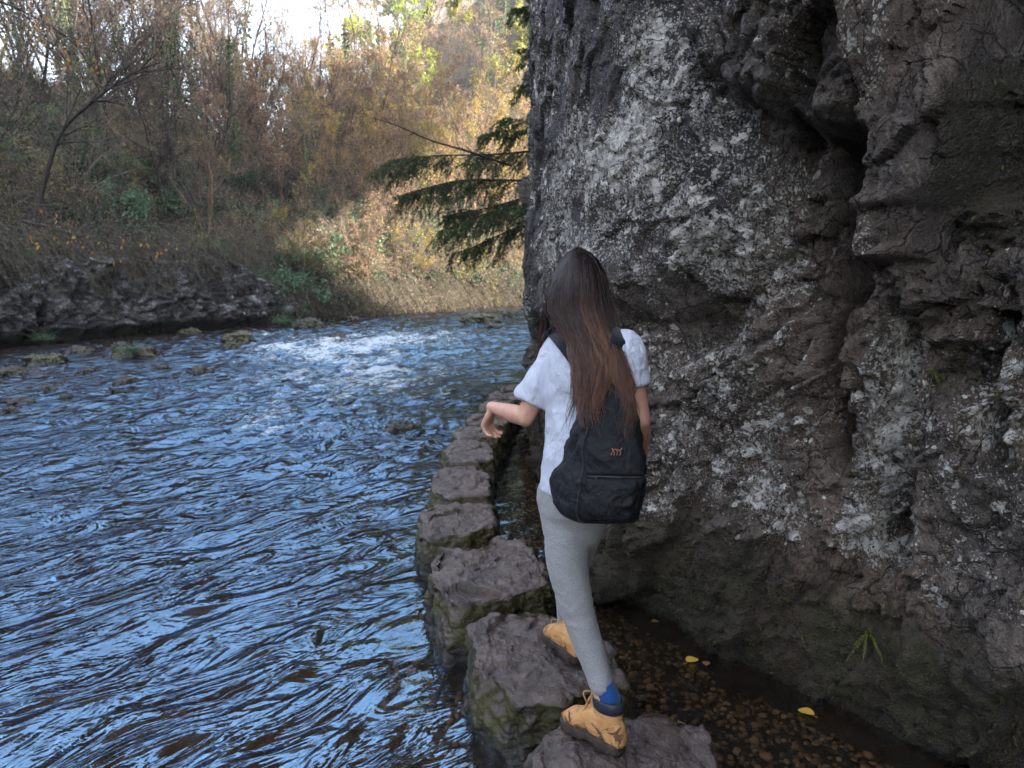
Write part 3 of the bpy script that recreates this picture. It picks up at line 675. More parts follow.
def branches(r, P0, D0, L, R0, m, wig=.12, up=.15, r1=.25):
    """many branches at once"""
    n = len(P0); P = np.zeros((n, m, 3)); P[:, 0] = P0; D = nrm(D0); st = (L / (m - 1))[:, None]
    for k in range(1, m):
        D = nrm(D + r.normal(size=(n, 3)) * wig + np.array([0, 0, up])); P[:, k] = P[:, k - 1] + D * st
    t = np.linspace(0, 1, m); Rr = R0[:, None] * (1 - t * (1 - r1)); return P, Rr
def children(r, P, Rr, per, lo, ang, lf, LL, rf=.55):
    """side shoots off every branch"""
    n, m, _ = P.shape; t = r.uniform(lo, 1, (n, per)); k = np.minimum((t * (m - 1)).astype(int), m - 2); f = (t * (m - 1) - k)[..., None]
    i = np.arange(n)[:, None]; p = P[i, k] * (1 - f) + P[i, k + 1] * f; d = nrm(P[i, k + 1] - P[i, k])
    rr = Rr[i, k] * rf; side = nrm(np.cross(d, r.normal(size=d.shape))); a = r.uniform(ang[0], ang[1], (n, per, 1)); nd = d * np.cos(a) + side * np.sin(a)
    ln = LL[:, None] * lf * r.uniform(.55, 1.25, (n, per)) * (1.15 - .65 * t)
    return p.reshape(-1, 3), nd.reshape(-1, 3), ln.ravel(), np.maximum(rr.ravel(), .0035)
def make_tree(name, seed, H, stems=2, lean=.15, per=(13, 8, 4), leaves=600, leafsize=.07, leafmat='leaf_brown', barkm='bark', r0=None, spread=1., ivy=0, low=.18, tw=.0045):
    r = np.random.default_rng(seed); root = empty(name); r0 = r0 or H * .009
    P0 = np.zeros((stems, 3)); P0[:, :2] = r.normal(size=(stems, 2)) * .12; D0 = np.zeros((stems, 3)); D0[:, 2] = 1; D0[:, :2] = r.normal(size=(stems, 2)) * lean
    L = H * r.uniform(.75, 1.1, stems); P, Rr = branches(r, P0, D0, L, np.full(stems, r0) * r.uniform(.6, 1.0, stems), 14, .11, .07, .12); P[:, 0, 2] -= .3
    gt = Geo(); tubes(P, Rr, 6, gt); gc = Geo(); levels = []; a, b, c_, d_ = children(r, P, Rr, per[0], low, (.4, 1.1), .30 * spread, L)
    Q, S = branches(r, a, b, c_, d_, 8, .15, .10, .25); tubes(Q, S, 4, gc)
    a, b, c_, d_ = children(r, Q, S, per[1], .15, (.4, 1.1), .48, c_); Q2, S2 = branches(r, a, b, c_, np.maximum(d_, tw), 5, .2, .06, .4); tubes(Q2, S2, 3, gc)
    a, b, c_, d_ = children(r, Q2, S2, per[2], .2, (.4, 1.2), .55, c_); Q3, S3 = branches(r, a, b, c_, np.maximum(d_ * .9, tw * .8), 4, .25, .02, .5); tubes(Q3, S3, 3, gc)
    w_ = gt.build('trunk', M[barkm], root); w2 = gc.build('branches', M[barkm], root)
    if leaves:
        gl = Geo(); al = np.concatenate([Q3.reshape(-1, 3), Q2.reshape(-1, 3)]); cl = r.random(len(al)); 
        pn = perlin(al * .9 + seed, 3); wgt = np.clip(.25 + pn * 1.6, .02, 1.5); wgt /= wgt.sum()
        k = r.choice(len(al), leaves, p=wgt); C = al[k] + r.normal(size=(leaves, 3)) * .06; D = r.normal(size=(leaves, 3)) + [0, 0, -.5]
        leafcards(C, D, leafsize * r.uniform(.6, 1.3, leaves), leafsize * .62 * r.uniform(.6, 1.3, leaves), r, gl); gl.build('leaves', M[leafmat], root)
    if ivy:
        gl = Geo(); i = r.integers(0, stems, ivy); t = r.random(ivy) ** 1.2 * 9; k = t.astype(int); f = (t - k)[:, None]; C = P[i, k] * (1 - f) + P[i, k + 1] * f
        D = r.normal(size=(ivy, 3)); D[:, 2] -= .3; C = C + nrm(D) * (r.random((ivy, 1)) ** .5) * .28 * (1 - t[:, None] / 12)
        leafcards(C, D, .11 * r.uniform(.6, 1.3, ivy), .09, r, gl); gl.build('ivy', M['ivy'], root)
    return root
def make_shrub(name, seed, H, stems=14, leaves=900, leafsize=.07, leafmat='leaf_brown', barkm='bark', arch=-.10, wide=.9, per=(6, 4), tw=.004, aspect=.5):
    r = np.random.default_rng(seed); root = empty(name); P0 = np.zeros((stems, 3)); P0[:, :2] = r.normal(size=(stems, 2)) * .12
    D0 = np.concatenate([r.normal(size=(stems, 2)) * wide, np.full((stems, 1), 1.)], 1); L = H * r.uniform(.7, 1.5, stems); g1 = Geo()
    P, S = branches(r, P0, D0, L, np.full(stems, .010) * r.uniform(.6, 1.3, stems), 9, .12, arch, .35); P[:, 0, 2] -= .25; tubes(P, S, 4, g1)
    a, b, c_, d_ = children(r, P, S, per[0], .2, (.4, 1.2), .40, L); Q, S = branches(r, a, b, c_, np.maximum(d_, tw), 6, .2, arch * .6, .5); tubes(Q, S, 3, g1)
    a, b, c_, d_ = children(r, Q, S, per[1], .2, (.4, 1.2), .5, c_); Q2, S2 = branches(r, a, b, c_, np.maximum(d_ * .8, tw * .8), 4, .25, arch * .4, .5); tubes(Q2, S2, 3, g1)
    g1.build('stems', M[barkm], root)
    if leaves:
        gl = Geo(); al = np.concatenate([Q2.reshape(-1, 3), Q.reshape(-1, 3)]); k = r.integers(0, len(al), leaves)
        leafcards(al[k] + r.normal(size=(leaves, 3)) * .05, r.normal(size=(leaves, 3)) + [0, 0, -.4], leafsize * r.uniform(.6, 1.3, leaves), leafsize * aspect * r.uniform(.7, 1.2, leaves), r, gl)
        gl.build('leaves', M[leafmat], root)
    return root

# prototypes, then copies
PROTO = {}
PROTO['bare'] = [make_tree('bare_tree', 10 + k, h, st, ln, (13, 8, 4), 500, .075, 'leaf_brown', bk, ivy=iv) for k, (h, st, ln, bk, iv) in enumerate([(8, 3, .35, 'bark', 0), (7, 2, .3, 'bark', 500), (10, 1, .12, 'bark', 900), (6.5, 4, .5, 'bark_dark', 0), (8, 3, .45, 'bark_dark', 0)])]
PROTO['gold'] = [make_tree('golden_tree', 30 + k, h, st, .18, (14, 8, 4), 4200, .085, lm, 'bark_warm', spread=1.15) for k, (h, st, lm) in enumerate([(7, 3, 'leaf_gold'), (9, 2, 'leaf_gold'), (6.5, 4, 'leaf_olive')])]
PROTO['rust'] = [make_tree('rusty_tree', 40 + k, h, 3, .22, (13, 8, 4), 4000, .085, 'leaf_brown', 'bark_warm', spread=1.1) for k, h in enumerate([7, 8.5])]
PROTO['lime'] = [make_tree('lime_green_tree', 50, 12, 2, .1, (16, 9, 4), 15000, .17, 'leaf_lime', 'bark', spread=1.2)]
PROTO['dark'] = [make_tree('ivy_clad_tree', 55 + k, h, 2, .08, (15, 8, 3), 11000, .13, 'leaf_dark' if k else 'leaf_olive', 'bark', ivy=1800, spread=.8) for k, h in enumerate([9, 11])]
PROTO['scrub'] = [make_shrub('thorny_shrub', 60 + k, 1.35, 16, lf, .06, lm, bk) for k, (lf, lm, bk) in enumerate([(300, 'leaf_brown', 'twig_pale'), (700, 'leaf_olive', 'bark_warm'), (200, 'leaf_brown', 'bark'), (900, 'leaf_brown', 'bark_warm')])]
PROTO['green'] = [make_shrub('evergreen_bush', 70 + k, h, 18, 2600, .13, lm, 'bark_dark', -.12, .8, aspect=.36) for k, (h, lm) in enumerate([(1.0, 'leaf_blue'), (.9, 'leaf_dark')])]
TLAB = {'bare': 'slender bare multi-stemmed tree', 'gold': 'small golden-leaved autumn tree', 'rust': 'tree holding rusty brown leaves',
        'lime': 'bright lime-green tree in full sun at the top of the view', 'dark': 'dark ivy-clad tree', 'scrub': 'thin tangled thorny shrub', 'green': 'long-leaved evergreen bush'}
TCAT = {'scrub': 'shrub', 'green': 'bush'}
TGRP = {'bare': 'bare trees on the left slope', 'gold': 'golden trees beyond the bend', 'rust': 'rusty-leaved trees on the slopes', 'lime': 'lime-green trees in the sun', 'dark': 'ivy-clad trees', 'scrub': 'thorny shrubs on the bank', 'green': 'evergreen bushes on the bank'}
used = set(); ptr = np.random.default_rng(99)
def plant(kind, x, y, sc=1., var=None, label=None, z=None, rz=None, tilt=0, dz=0):
    ps = PROTO[kind]; k = ptr.integers(0, len(ps)) if var is None else var; p = ps[k]
    if (kind, k) in used: o = copy_tree(p)
    else: o = p; used.add((kind, k))
    o.location = (x, y, float(ground_h(np.array([x]), np.array([y]))[0]) - .05 + dz if z is None else z)
    o.rotation_euler = (ptr.normal() * .04 + tilt * .0, ptr.normal() * .04 + tilt, ptr.uniform(0, 6.28) if rz is None else rz); o.scale = (sc,) * 3
    d = float(inland(np.array([x]), np.array([y]))[0]); px = float(proj(np.array([x, y, 3.]))[0])
    wh = ('by the left edge of the frame', 'above the dark rock ledge', 'left of the conifer', 'behind the conifer boughs')[int(px > 110) + int(px > 260) + int(px > 385)]
    hi = 'at the water side' if d < 1.5 else 'low on the slope' if d < 5 else 'high on the slope' if d < 13 else 'far up the gorge'
    if kind == 'lime': label, = (TLAB['lime'] + (', left one' if x < -10 else ', right one'),)
    tag(o, label or f'{TLAB[kind]} {hi} {wh}', TCAT.get(kind, 'tree'), None if label else f'{TGRP[kind]} {hi} {wh}'); return o
def scatter(n, gap, fn, seed):
    r = np.random.default_rng(seed); out = []; tries = 0
    while len(out) < n and tries < n * 60:
        tries += 1; p = fn(r)
        if p is None: continue
        if all((p[0] - q[0]) ** 2 + (p[1] - q[1]) ** 2 > gap ** 2 for q in out): out.append(p)
    return out
def on_slope(x0, x1, y0, y1, d0, d1, p0=-140, p1=545):
    def f(r):
        x, y = r.uniform(x0, x1), r.uniform(y0, y1); d = float(inland(np.array([x]), np.array([y]))[0])
        if not d0 < d < d1: return None
        px, _ = proj(np.array([x, y, 3.])); return (x, y, d) if p0 < px < p1 else None
    return f
for x, y, d in scatter(48, 1.7, on_slope(-30, -6, 15, 40, 2.6, 17, -80, 380), 1): plant('bare', x, y, ptr.uniform(.6, 1.05))
PROTO['thicket'] = [make_shrub('thicket_shrub', 80 + k, 3.0, 20, lf, .06, lm, bk, -.045, .75, (9, 5), .0045) for k, (lf, lm, bk) in enumerate([(500, 'leaf_brown', 'bark'), (900, 'leaf_olive', 'twig_pale'), (250, 'leaf_brown', 'bark_dark')])]
TLAB['thicket'] = 'head-high tangled bare thicket'; TCAT['thicket'] = 'shrub'; TGRP['thicket'] = 'bare thickets on the left slope'
for x, y, d in scatter(34, 1.8, on_slope(-30, -4, 13, 40, 1.6, 15, -80, 400), 31): plant('thicket', x, y, ptr.uniform(.6, 1.15))
for x, y, d in scatter(16, 1.7, on_slope(-34, -12, 17, 36, 8, 18, -60, 330), 41): plant('bare', x, y, ptr.uniform(1.0, 1.35))
for x, y, d in scatter(8, 1.6, on_slope(-18, -3, 22, 36, 2.0, 9, 200, 400), 2): plant('rust', x, y, ptr.uniform(.5, .8))
for x, y, d in scatter(20, 2.0, on_slope(-16, 6, 30, 50, 1.4, 15, 290, 540), 3): plant('gold', x, y, ptr.uniform(.6, 1.0))
for x, y, d in scatter(10, 2.2, on_slope(-16, 6, 32, 50, 1.4, 15, 300, 540), 4): plant('rust', x, y, ptr.uniform(.7, 1.1))
for x, y, d in scatter(24, 3.4, on_slope(-60, 12, 46, 84, 9, 80, 150, 545), 5): plant(ptr.choice(['rust', 'gold', 'bare', 'rust']), x, y, ptr.uniform(1.0, 1.6), label=None)
for x, y, d in scatter(7, 5, on_slope(-12, 10, 50, 80, 9, 80, 380, 545), 6): plant('dark', x, y, ptr.uniform(1.0, 1.4))
plant('lime', -11.5, 60, 1.25); plant('lime', -8.5, 66, 1.1)
for x, y, d in scatter(84, 1.0, on_slope(-26, 4, 13, 40, .45, 13, -60, 545), 7): plant('scrub', x, y, ptr.uniform(.6, 1.35))
for x, y, d in scatter(46, 1.1, on_slope(-24, 3, 15, 36, .3, 12, -60, 420), 8): plant('green', x, y, ptr.uniform(.5, .95), var=int(ptr.random() < .65))
for x, y, d in scatter(42, .8, on_slope(-8, 5, 20, 38, .05, 1.6, 285, 545), 17): plant('scrub', x, y, ptr.uniform(.9, 1.5), label=None)
for x, y, d in scatter(13, 1.3, on_slope(-8, 5, 20, 38, .1, 3, 320, 545), 18): plant('green', x, y, ptr.uniform(.5, .9), var=1)
for x, y, d in scatter(26, 1.3, on_slope(-9, 6, 22, 42, .6, 9, 300, 545), 51): plant('thicket', x, y, ptr.uniform(.5, .9))
for x, y, d in scatter(16, 1.2, on_slope(-9, 6, 22, 42, .3, 7, 300, 545), 52): plant('green', x, y, ptr.uniform(.8, 1.3), var=int(ptr.random() < .5))
for x, y, d in scatter(16, 2.2, on_slope(-30, -6, 36, 58, 6, 30, 120, 380), 53): plant('bare', x, y, ptr.uniform(1.0, 1.3))
for x, y, d in scatter(9, 2.4, on_slope(-30, -6, 38, 58, 6, 30, 200, 420), 54): plant('rust', x, y, ptr.uniform(1.0, 1.4))
for x, y, d in scatter(9, 1.8, on_slope(-26, -6, 34, 50, 3, 20, 225, 375), 55): plant('bare', x, y, ptr.uniform(1.35, 1.8))
for x, y, d in scatter(20, 1.3, on_slope(-9, 6, 22, 44, .4, 6, 290, 545), 56): plant(('gold', 'rust')[int(ptr.random() < .35)], x, y, ptr.uniform(.32, .6))
for x, y, d in scatter(12, 2.0, on_slope(-34, -12, 17, 36, 9, 18, -60, 230), 57): plant('bare', x, y, ptr.uniform(1.0, 1.3))
# the blue-green bushes that hang over the water, and other single ones
def at_bank(px, py, d): 
    """a spot on the bank under a given direction"""
    for Y in np.arange(8, 60, .15):
        p = onY(px, py, Y)
        if float(inland(p[None, 0], p[None, 1])[0]) > d: return p
for px, py, dd, s, lab in ((283, 268, .5, 1.05, 'blue-green long-leaved bush spilling down the bank above the tan rock'), (292, 305, .1, .75, 'lower blue-green bush touching the water by the tan rock'), (300, 243, 1.4, .9, 'pale blue-green bush above the spilling one'),
                           (165, 170, 5.0, .8, 'small bright green bush alone high on the left slope')):
    p = at_bank(px, py, dd); plant('green', p[0], p[1], s, var=0, label=lab)
# ivy-wrapped snag against the sky
p = at_bank(212, 190, 3.2); plant('bare', p[0], p[1], .62, var=2, label='broken ivy-topped stem standing left of the twisted trees')

# undergrowth: dead grass, litter, low twigs
def undergrowth():
    r = np.random.default_rng(21); n = 42000; x = r.uniform(-32, 8, n * 3); y = r.uniform(10, 52, n * 3); d = inland(x, y); px, py = proj(np.stack([x, y, x * 0 + 2], -1))
    k = (d > .15) & (d < 15) & (px > -90) & (px < 545) & (perlin(np.stack([x * .5, y * .5, x * 0], -1), 9) + r.uniform(-.5, .5, n * 3) > -.15); x, y, d = x[k][:n], y[k][:n], d[k][:n]
    z = ground_h(x, y); n = len(x); P0 = np.stack([x, y, z - .02], -1); D0 = r.normal(size=(n, 3)) * [.7, .7, 0] + [.12, -.12, 1.]; L = r.uniform(.18, .6, n) * (1 + .3 * (d < 1.2))
    P, S = branches(r, P0, D0, L, np.full(n, .0065), 4, .2, -.35, .2); g_ = Geo(); tubes(P, S, 3, g_, v=r.random(n))
    tag(g_.build('dead_grass', M['grass_dead']), 'dead straw-coloured grass and stalks over the left bank', 'grass', kind='stuff')
    n = 90000; i = r.integers(0, len(x), n); C = np.stack([x[i], y[i], z[i]], -1) + r.normal(size=(n, 3)) * [.35, .35, .0]; C[:, 2] = ground_h(C[:, 0], C[:, 1]) + r.uniform(0, .28, n)
    g_ = Geo(); leafcards(C, r.normal(size=(n, 3)), r.uniform(.05, .12, n), r.uniform(.03, .07, n), r, g_)
    tag(g_.build('ground_cover', foliage('low_cover', [(.018, .034, .016), (.045, .065, .030), (.09, .075, .052), (.16, .125, .095), (.07, .12, .07)], .2)), 'low leaves and bramble litter covering the left bank', 'ground cover', kind='stuff')
    n = 150000; x = r.uniform(-30, 6, n); y = r.uniform(11, 44, n); d = inland(x, y); px, py = proj(np.stack([x, y, x * 0 + 2], -1)); pn = perlin(np.stack([x * .55, y * .55, x * 0 + 4], -1), 77) + .5 * perlin(np.stack([x * 1.6, y * 1.6, x * 0], -1), 78)
    k = (d > .0) & (d < 12) & (px > -90) & (px < 545) & (pn > .12); x, y, pn = x[k], y[k], pn[k]; n = len(x); C = np.stack([x, y, ground_h(x, y) + r.uniform(0, 1, n) * np.clip(pn * 1.6, .1, .8)], -1)
    g_ = Geo(); leafcards(C, r.normal(size=(n, 3)) + [.3, -.3, -.3], r.uniform(.06, .15, n), r.uniform(.03, .07, n), r, g_, np.clip(r.random(n) * .7 + .3 * (perlin(C * .7, 3) + .5), 0, 1))
    tag(g_.build('ivy_cover', M['leaf_blue']), 'patches of ivy, fern and bramble leaves greening the left slope', 'ground cover', kind='stuff')
    # hanging stalks and roots over the lip of the dark outcrop
    b = BANK[(BANK[:, 1] > 9) & (BANK[:, 1] < 33)]; n = 4200; i = r.integers(0, len(b) - 1, n); f = r.random((n, 1)); q = b[i] * (1 - f) + b[i + 1] * f
    T = nrm(b[i + 1] - b[i]); N = np.stack([T[:, 1], -T[:, 0]], 1); hasrock = q[:, 1] < 22; o_ = np.where(hasrock, .15, -.1)
    P0 = np.stack([q[:, 0] + N[:, 0] * o_, q[:, 1] + N[:, 1] * o_, np.where(hasrock, 2.2, .9) + r.normal(size=n) * .25], -1)
    D0 = np.stack([N[:, 0], N[:, 1], np.full(n, .2)], -1) + r.normal(size=(n, 3)) * .4; P, S = branches(r, P0, D0, r.uniform(.3, 1.7, n), np.full(n, .0055), 7, .18, -.36, .5)
    g_ = Geo(); tubes(P, S, 3, g_, v=r.random(n)); C = P[:, 1:6].reshape(-1, 3); k = r.integers(0, len(C), 16000); leafcards(C[k], r.normal(size=(16000, 3)) + [0, 0, -1], r.uniform(.04, .10, 16000), r.uniform(.025, .055, 16000), r, g_)
    tag(g_.build('hanging_stalks', M['grass_dead']), 'dead stalks and trailing leaves hanging over the rock ledge', 'stalks', kind='stuff')
undergrowth()

# ------------------------------------------------------------------ the conifer whose boughs reach out from behind the cliff
def conifer():
    r = np.random.default_rng(77); root = empty('conifer', (1.75, 14.3, -.1)); tag(root, 'dark conifer reaching its boughs out from behind the cliff edge', 'tree')
    g1 = Geo(); z = np.linspace(0, 11, 16); P = np.stack([.25 * np.sin(z * .3), .1 * np.cos(z * .4), z], -1)[None]; tubes(P, np.linspace(.19, .03, 16)[None], 8, g1); g1.build('trunk', M['bark_dark'], root)
    spec = [(3.9, 173, 4.4, -.02, .10), (3.4, 180, 4.0, .02, .12), (2.9, 168, 3.3, .0, .14), (2.7, 178, 3.0, -.05, .16), (3.1, 190, 3.2, .02, .14), (4.4, 170, 2.2, .0, .06), (4.3, 186, 2.6, .05, .12), (5.0, 178, 1.9, .1, .1), (5.7, 172, 1.8, .1, .12), (6.5, 182, 1.9, .1, .14),
            (7.2, 170, 3.9, -.02, .08), (4.0, 120, 2.5, .1, .1), (4.6, 60, 2.3, .1, .1), (5.4, 10, 2.2, .1, .1), (5.0, 240, 2.0, .1, .1), (6.4, 300, 2.0, .1, .1), (7.4, 100, 1.8, .1, .1), (8.2, 200, 1.6, .1, .1), (8.8, 20, 1.4, .1, .1), (9.6, 150, 1.1, .1, .1), (10.2, 270, .9, .1, .1)]
    for k, (z0, az, L, up, droop) in enumerate(spec):
        a = R(az); D = np.array([math.cos(a), -math.sin(a) * .8, up]); m = 22; t = np.linspace(0, 1, m)
        ax = np.stack([.25 * math.sin(z0 * .3) + D[0] * L * t, .1 + D[1] * L * t, z0 + (up + .12) * L * t - droop * L * t ** 2 * 1.6 + .05 * np.sin(t * 9 + k)], -1)
        gb = Geo(); tubes(ax[None], (np.linspace(.030, .007, m))[None], 5, gb); ns = int(L * 24)
        T0 = ax[1:] - ax[:-1]
        ts = np.sort(r.uniform(.16, .99, ns)); pi = ts * (m - 1); ki = np.minimum(pi.astype(int), m - 2); p = ax[ki] + (pi - ki)[:, None] * T0[ki]; d = nrm(T0[ki])
        sgn = np.where(np.arange(ns) % 2, 1., -1.)[:, None]; side = nrm(np.cross(d, [0, 0, 1.])) * sgn; nd = nrm(d * .75 + side * .8 + [0, 0, -.18] + r.normal(size=(ns, 3)) * .12)
        l2 = (.20 + .75 * L / 4 * np.sin(np.clip(ts, 0, 1) * 2.6)) * r.uniform(.3, 1.3, ns) * .95
        Q, S = branches(r, p, nd, l2, np.full(ns, .005), 7, .10, -.10, .5); tubes(Q, S, 3, gb)
        a2, b2, c2, d2 = children(r, Q, S, 6, .1, (.5, .9), .42, l2); b2[:, 2] -= .12; Q2, S2 = branches(r, a2, b2, c2, np.full(len(a2), .003), 5, .1, -.16, .6); tubes(Q2, S2, 3, gb)
        bo = gb.build('bough', M['bark_dark'], root)
        gl = Geo()
        for QQ, q in ((Q, 36), (Q2, 14)):
            n_ = len(QQ) * q; i = np.repeat(np.arange(len(QQ)), q); tt = r.random(n_) * (QQ.shape[1] - 1.01); kk = tt.astype(int); C = QQ[i, kk] + (tt - kk)[:, None] * (QQ[i, kk + 1] - QQ[i, kk]); dd = nrm(QQ[i, kk + 1] - QQ[i, kk])
            leafcards(C, dd * .8 + r.normal(size=(n_, 3)) * .55 + [0, 0, -.15], r.uniform(.035, .065, n_), r.uniform(.012, .02, n_), r, gl)
        gl.build('needles', M['needles'], bo)
    # the bare dark limb above the boughs
    P = np.array([onY(512, 166, 13.2), onY(470, 152, 13.0), onY(430, 140, 12.9), onY(398, 126, 12.8), onY(374, 118, 12.8)]); P = catmull(P, 6) - np.array([1.75, 14.3, -.1])
    g3 = Geo(); tubes(P[None], np.linspace(.022, .006, len(P))[None], 5, g3); a2, b2, c2, d2 = children(r, P[None], np.full((1, len(P)), .02), 16, .2, (.4, .9), .10, np.array([3.]));
    Q, S = branches(r, a2, b2, c2, np.full(16, .006), 6, .15, -.03, .4); tubes(Q, S, 3, g3); g3.build('bare_limb', M['bark_dark'], root)
conifer()

# ------------------------------------------------------------------ near twigs with yellow leaves reaching in from the left
def near_branch(lab, path, Y0, seed, nleaf, rad=.009, sub=9, ls=.05, bk='bark'):
    r = np.random.default_rng(seed); P = np.array([onY(px, py, y) for px, py, y in path]); P = catmull(P, 8); root = empty('overhanging_branch', tuple(P[0])); tag(root, lab, 'branch'); P = P - P[0]
    g1 = Geo(); tubes(P[None], np.linspace(rad, rad * .3, len(P))[None], 5, g1); L = np.array([np.linalg.norm(np.diff(P, axis=0), axis=1).sum()])
    a, b, c_, d_ = children(r, P[None], np.linspace(rad, rad * .3, len(P))[None], sub, .1, (.3, .9), .35, L); Q, S = branches(r, a, b, c_, np.full(len(a), rad * .35), 8, .12, -.02, .4); tubes(Q, S, 4, g1)
    a, b, c2, d_ = children(r, Q, S, 4, .2, (.4, .9), .5, c_); Q2, S2 = branches(r, a, b, c2, np.full(len(a), rad * .2), 5, .15, -.03, .5); tubes(Q2, S2, 3, g1); g1.build('twigs', M[bk], root)
    al = np.concatenate([Q2[:, 2:].reshape(-1, 3), Q[:, 3:].reshape(-1, 3)]); k = r.choice(len(al), nleaf, replace=False) if nleaf <= len(al) else r.integers(0, len(al), nleaf)
    gl = Geo(); leafcards(al[k], r.normal(size=(nleaf, 3)) * .35 + [0, 0, -1], ls * r.uniform(.7, 1.3, nleaf), ls * .65, r, gl); gl.build('leaves', M['near_leaf'], root)
M['near_leaf'] = foliage('yellow_leaves', [(.42, .13, .04), (.50, .23, .06), (.52, .32, .08), (.36, .34, .10)], .4)
near_branch('thin twigs with orange leaves reaching in low from the left edge', [(-90, 150, 8.5), (-20, 205, 8.6), (40, 225, 8.8), (90, 238, 9), (140, 250, 9.3)], 8, 1, 48, .013, 16, .052)
near_branch('thin twigs with yellow leaves drooping in at the top left corner', [(-120, -70, 8), (-40, -15, 8.2), (20, 10, 8.4), (70, 40, 8.7), (95, 75, 9)], 8, 2, 44, .013, 15, .052)
near_branch('leaning dark forked bough rising from the left bank towards the sky', [(40, 200, 16), (60, 135, 16.2), (95, 100, 16.4), (130, 75, 16.6), (160, 62, 16.8)], 8, 3, 3, .05, 14, .07, 'bark_dark')
# ------------------------------------------------------------------ the walker
def ringloft(geo, C, A, B, n=28, power=2.0, cap=True):
    """closed tube through centres C with half-axes A, B (k,3 each)"""
    C, A, B = (np.asarray(q, float) for q in (C, A, B)); th = np.linspace(0, 2 * np.pi, n, endpoint=False)
    cx, sx = np.cos(th), np.sin(th); cx = np.sign(cx) * np.abs(cx) ** (2 / power); sx = np.sign(sx) * np.abs(sx) ** (2 / power)
    V = C[:, None] + cx[None, :, None] * A[:, None] + sx[None, :, None] * B[:, None]
    if cap:
        def capr(c, a, b, d, rev):
            out = []
            for q in (.5, .8, .95):
                h = q; s_ = math.sqrt(1 - h * h); out.append(c + d * h + cx[:, None] * a * s_ + sx[:, None] * b * s_)
            return out[::-1] if rev else out
        d0 = nrm(C[0] - C[1]) * min(np.linalg.norm(A[0]), np.linalg.norm(B[0])); d1 = nrm(C[-1] - C[-2]) * min(np.linalg.norm(A[-1]), np.linalg.norm(B[-1]))
        V = np.concatenate([np.array(capr(C[0], A[0], B[0], d0, True)), V, np.array(capr(C[-1], A[-1], B[-1], d1, False))])
    k = len(V); V = V.reshape(-1, 3); F = gridfaces(k, n, True); c0 = V[:n].mean(0); c1 = V[-n:].mean(0); i = np.arange(n); j = (i + 1) % n; nv = len(V)
    geo.add(np.vstack([V, c0, c1]), F); base = geo.n - nv - 2
    geo.F3.append(np.stack([j, i, np.full(n, nv)], 1) + base); geo.F3.append(np.stack([(k - 1) * n + i, (k - 1) * n + j, np.full(n, nv + 1)], 1) + base)
def limb(geo, pts, rad, n=20, sub=5, squash=1.0, ref=(0, 0, 1)):
    """tapered limb along joints, with round ends; squash flattens it along ref"""
    P = catmull(np.asarray(pts, float), sub); rr = np.interp(np.linspace(0, len(pts) - 1, len(P)), np.arange(len(pts)), rad)
    T = nrm(np.gradient(P, axis=0)); A = nrm(np.cross(T, np.asarray(ref, float) + 1e-3)); B = np.cross(T, A)
    ringloft(geo, P, A * rr[:, None], B * rr[:, None] * squash, n)
def remeshed(geo, name, voxel, mat, parent, smooth=4, disp=None, shrink=0.):
    o = geo.build('tmp'); me0 = o.data
    md = o.modifiers.new('r', 'REMESH'); md.mode = 'VOXEL'; md.voxel_size = voxel; md.use_smooth_shade = True
    sm = o.modifiers.new('s', 'SMOOTH'); sm.factor = .5; sm.iterations = smooth
    dg = bpy.context.evaluated_depsgraph_get(); dg.update(); me = bpy.data.meshes.new_from_object(o.evaluated_get(dg), depsgraph=dg); bpy.data.objects.remove(o); bpy.data.meshes.remove(me0)
    me.name = name; n = len(me.vertices); V = np.empty(n * 3, np.float32); me.vertices.foreach_get('co', V); V = V.reshape(-1, 3).astype(float)
    if disp is not None:
        N = np.empty(n * 3, np.float32); me.vertices.foreach_get('normal', N); N = N.reshape(-1, 3); V = V + N * disp(V)[:, None]
        me.vertices.foreach_set('co', V.astype(np.float32).ravel())
    me.polygons.foreach_set('use_smooth', np.full(len(me.polygons), True)); me.update()
    o = bpy.data.objects.new(name, me); col.objects.link(o); me.materials.append(mat); parent_keep(o, parent); return o
A3 = np.array
yaw = R(24); Fd = A3([math.sin(yaw), math.cos(yaw), 0]); Rt_ = A3([math.cos(yaw), -math.sin(yaw), 0]); UP = A3([0, 0, 1.])
J = dict(pel=onY(575, 500, 2.42), wst=onY(583, 440, 2.43), chest=onY(591, 385, 2.45), neck=onY(592, 335, 2.46), head=onY(580, 291, 2.50),
         sl=onY(558, 349, 2.53), sr=onY(627, 350, 2.38), el=onY(525, 417, 2.52), wl=onY(492, 407, 2.69), er=onY(640, 420, 2.36), wr=onY(640, 462, 2.56),
         kl=onY(575, 606, 2.33), al=onY(604, 706, 2.22), kr=onY(570, 576, 2.72), ar=onY(567, 634, 2.94))
J['hl'] = J['pel'] - Rt_ * .062; J['hr'] = J['pel'] + Rt_ * .050
person = empty('person', tuple(onZ(590, 700, .28))); tag(person, 'person with long brown hair, white tee, grey leggings and tan boots stepping along the stones', 'person')

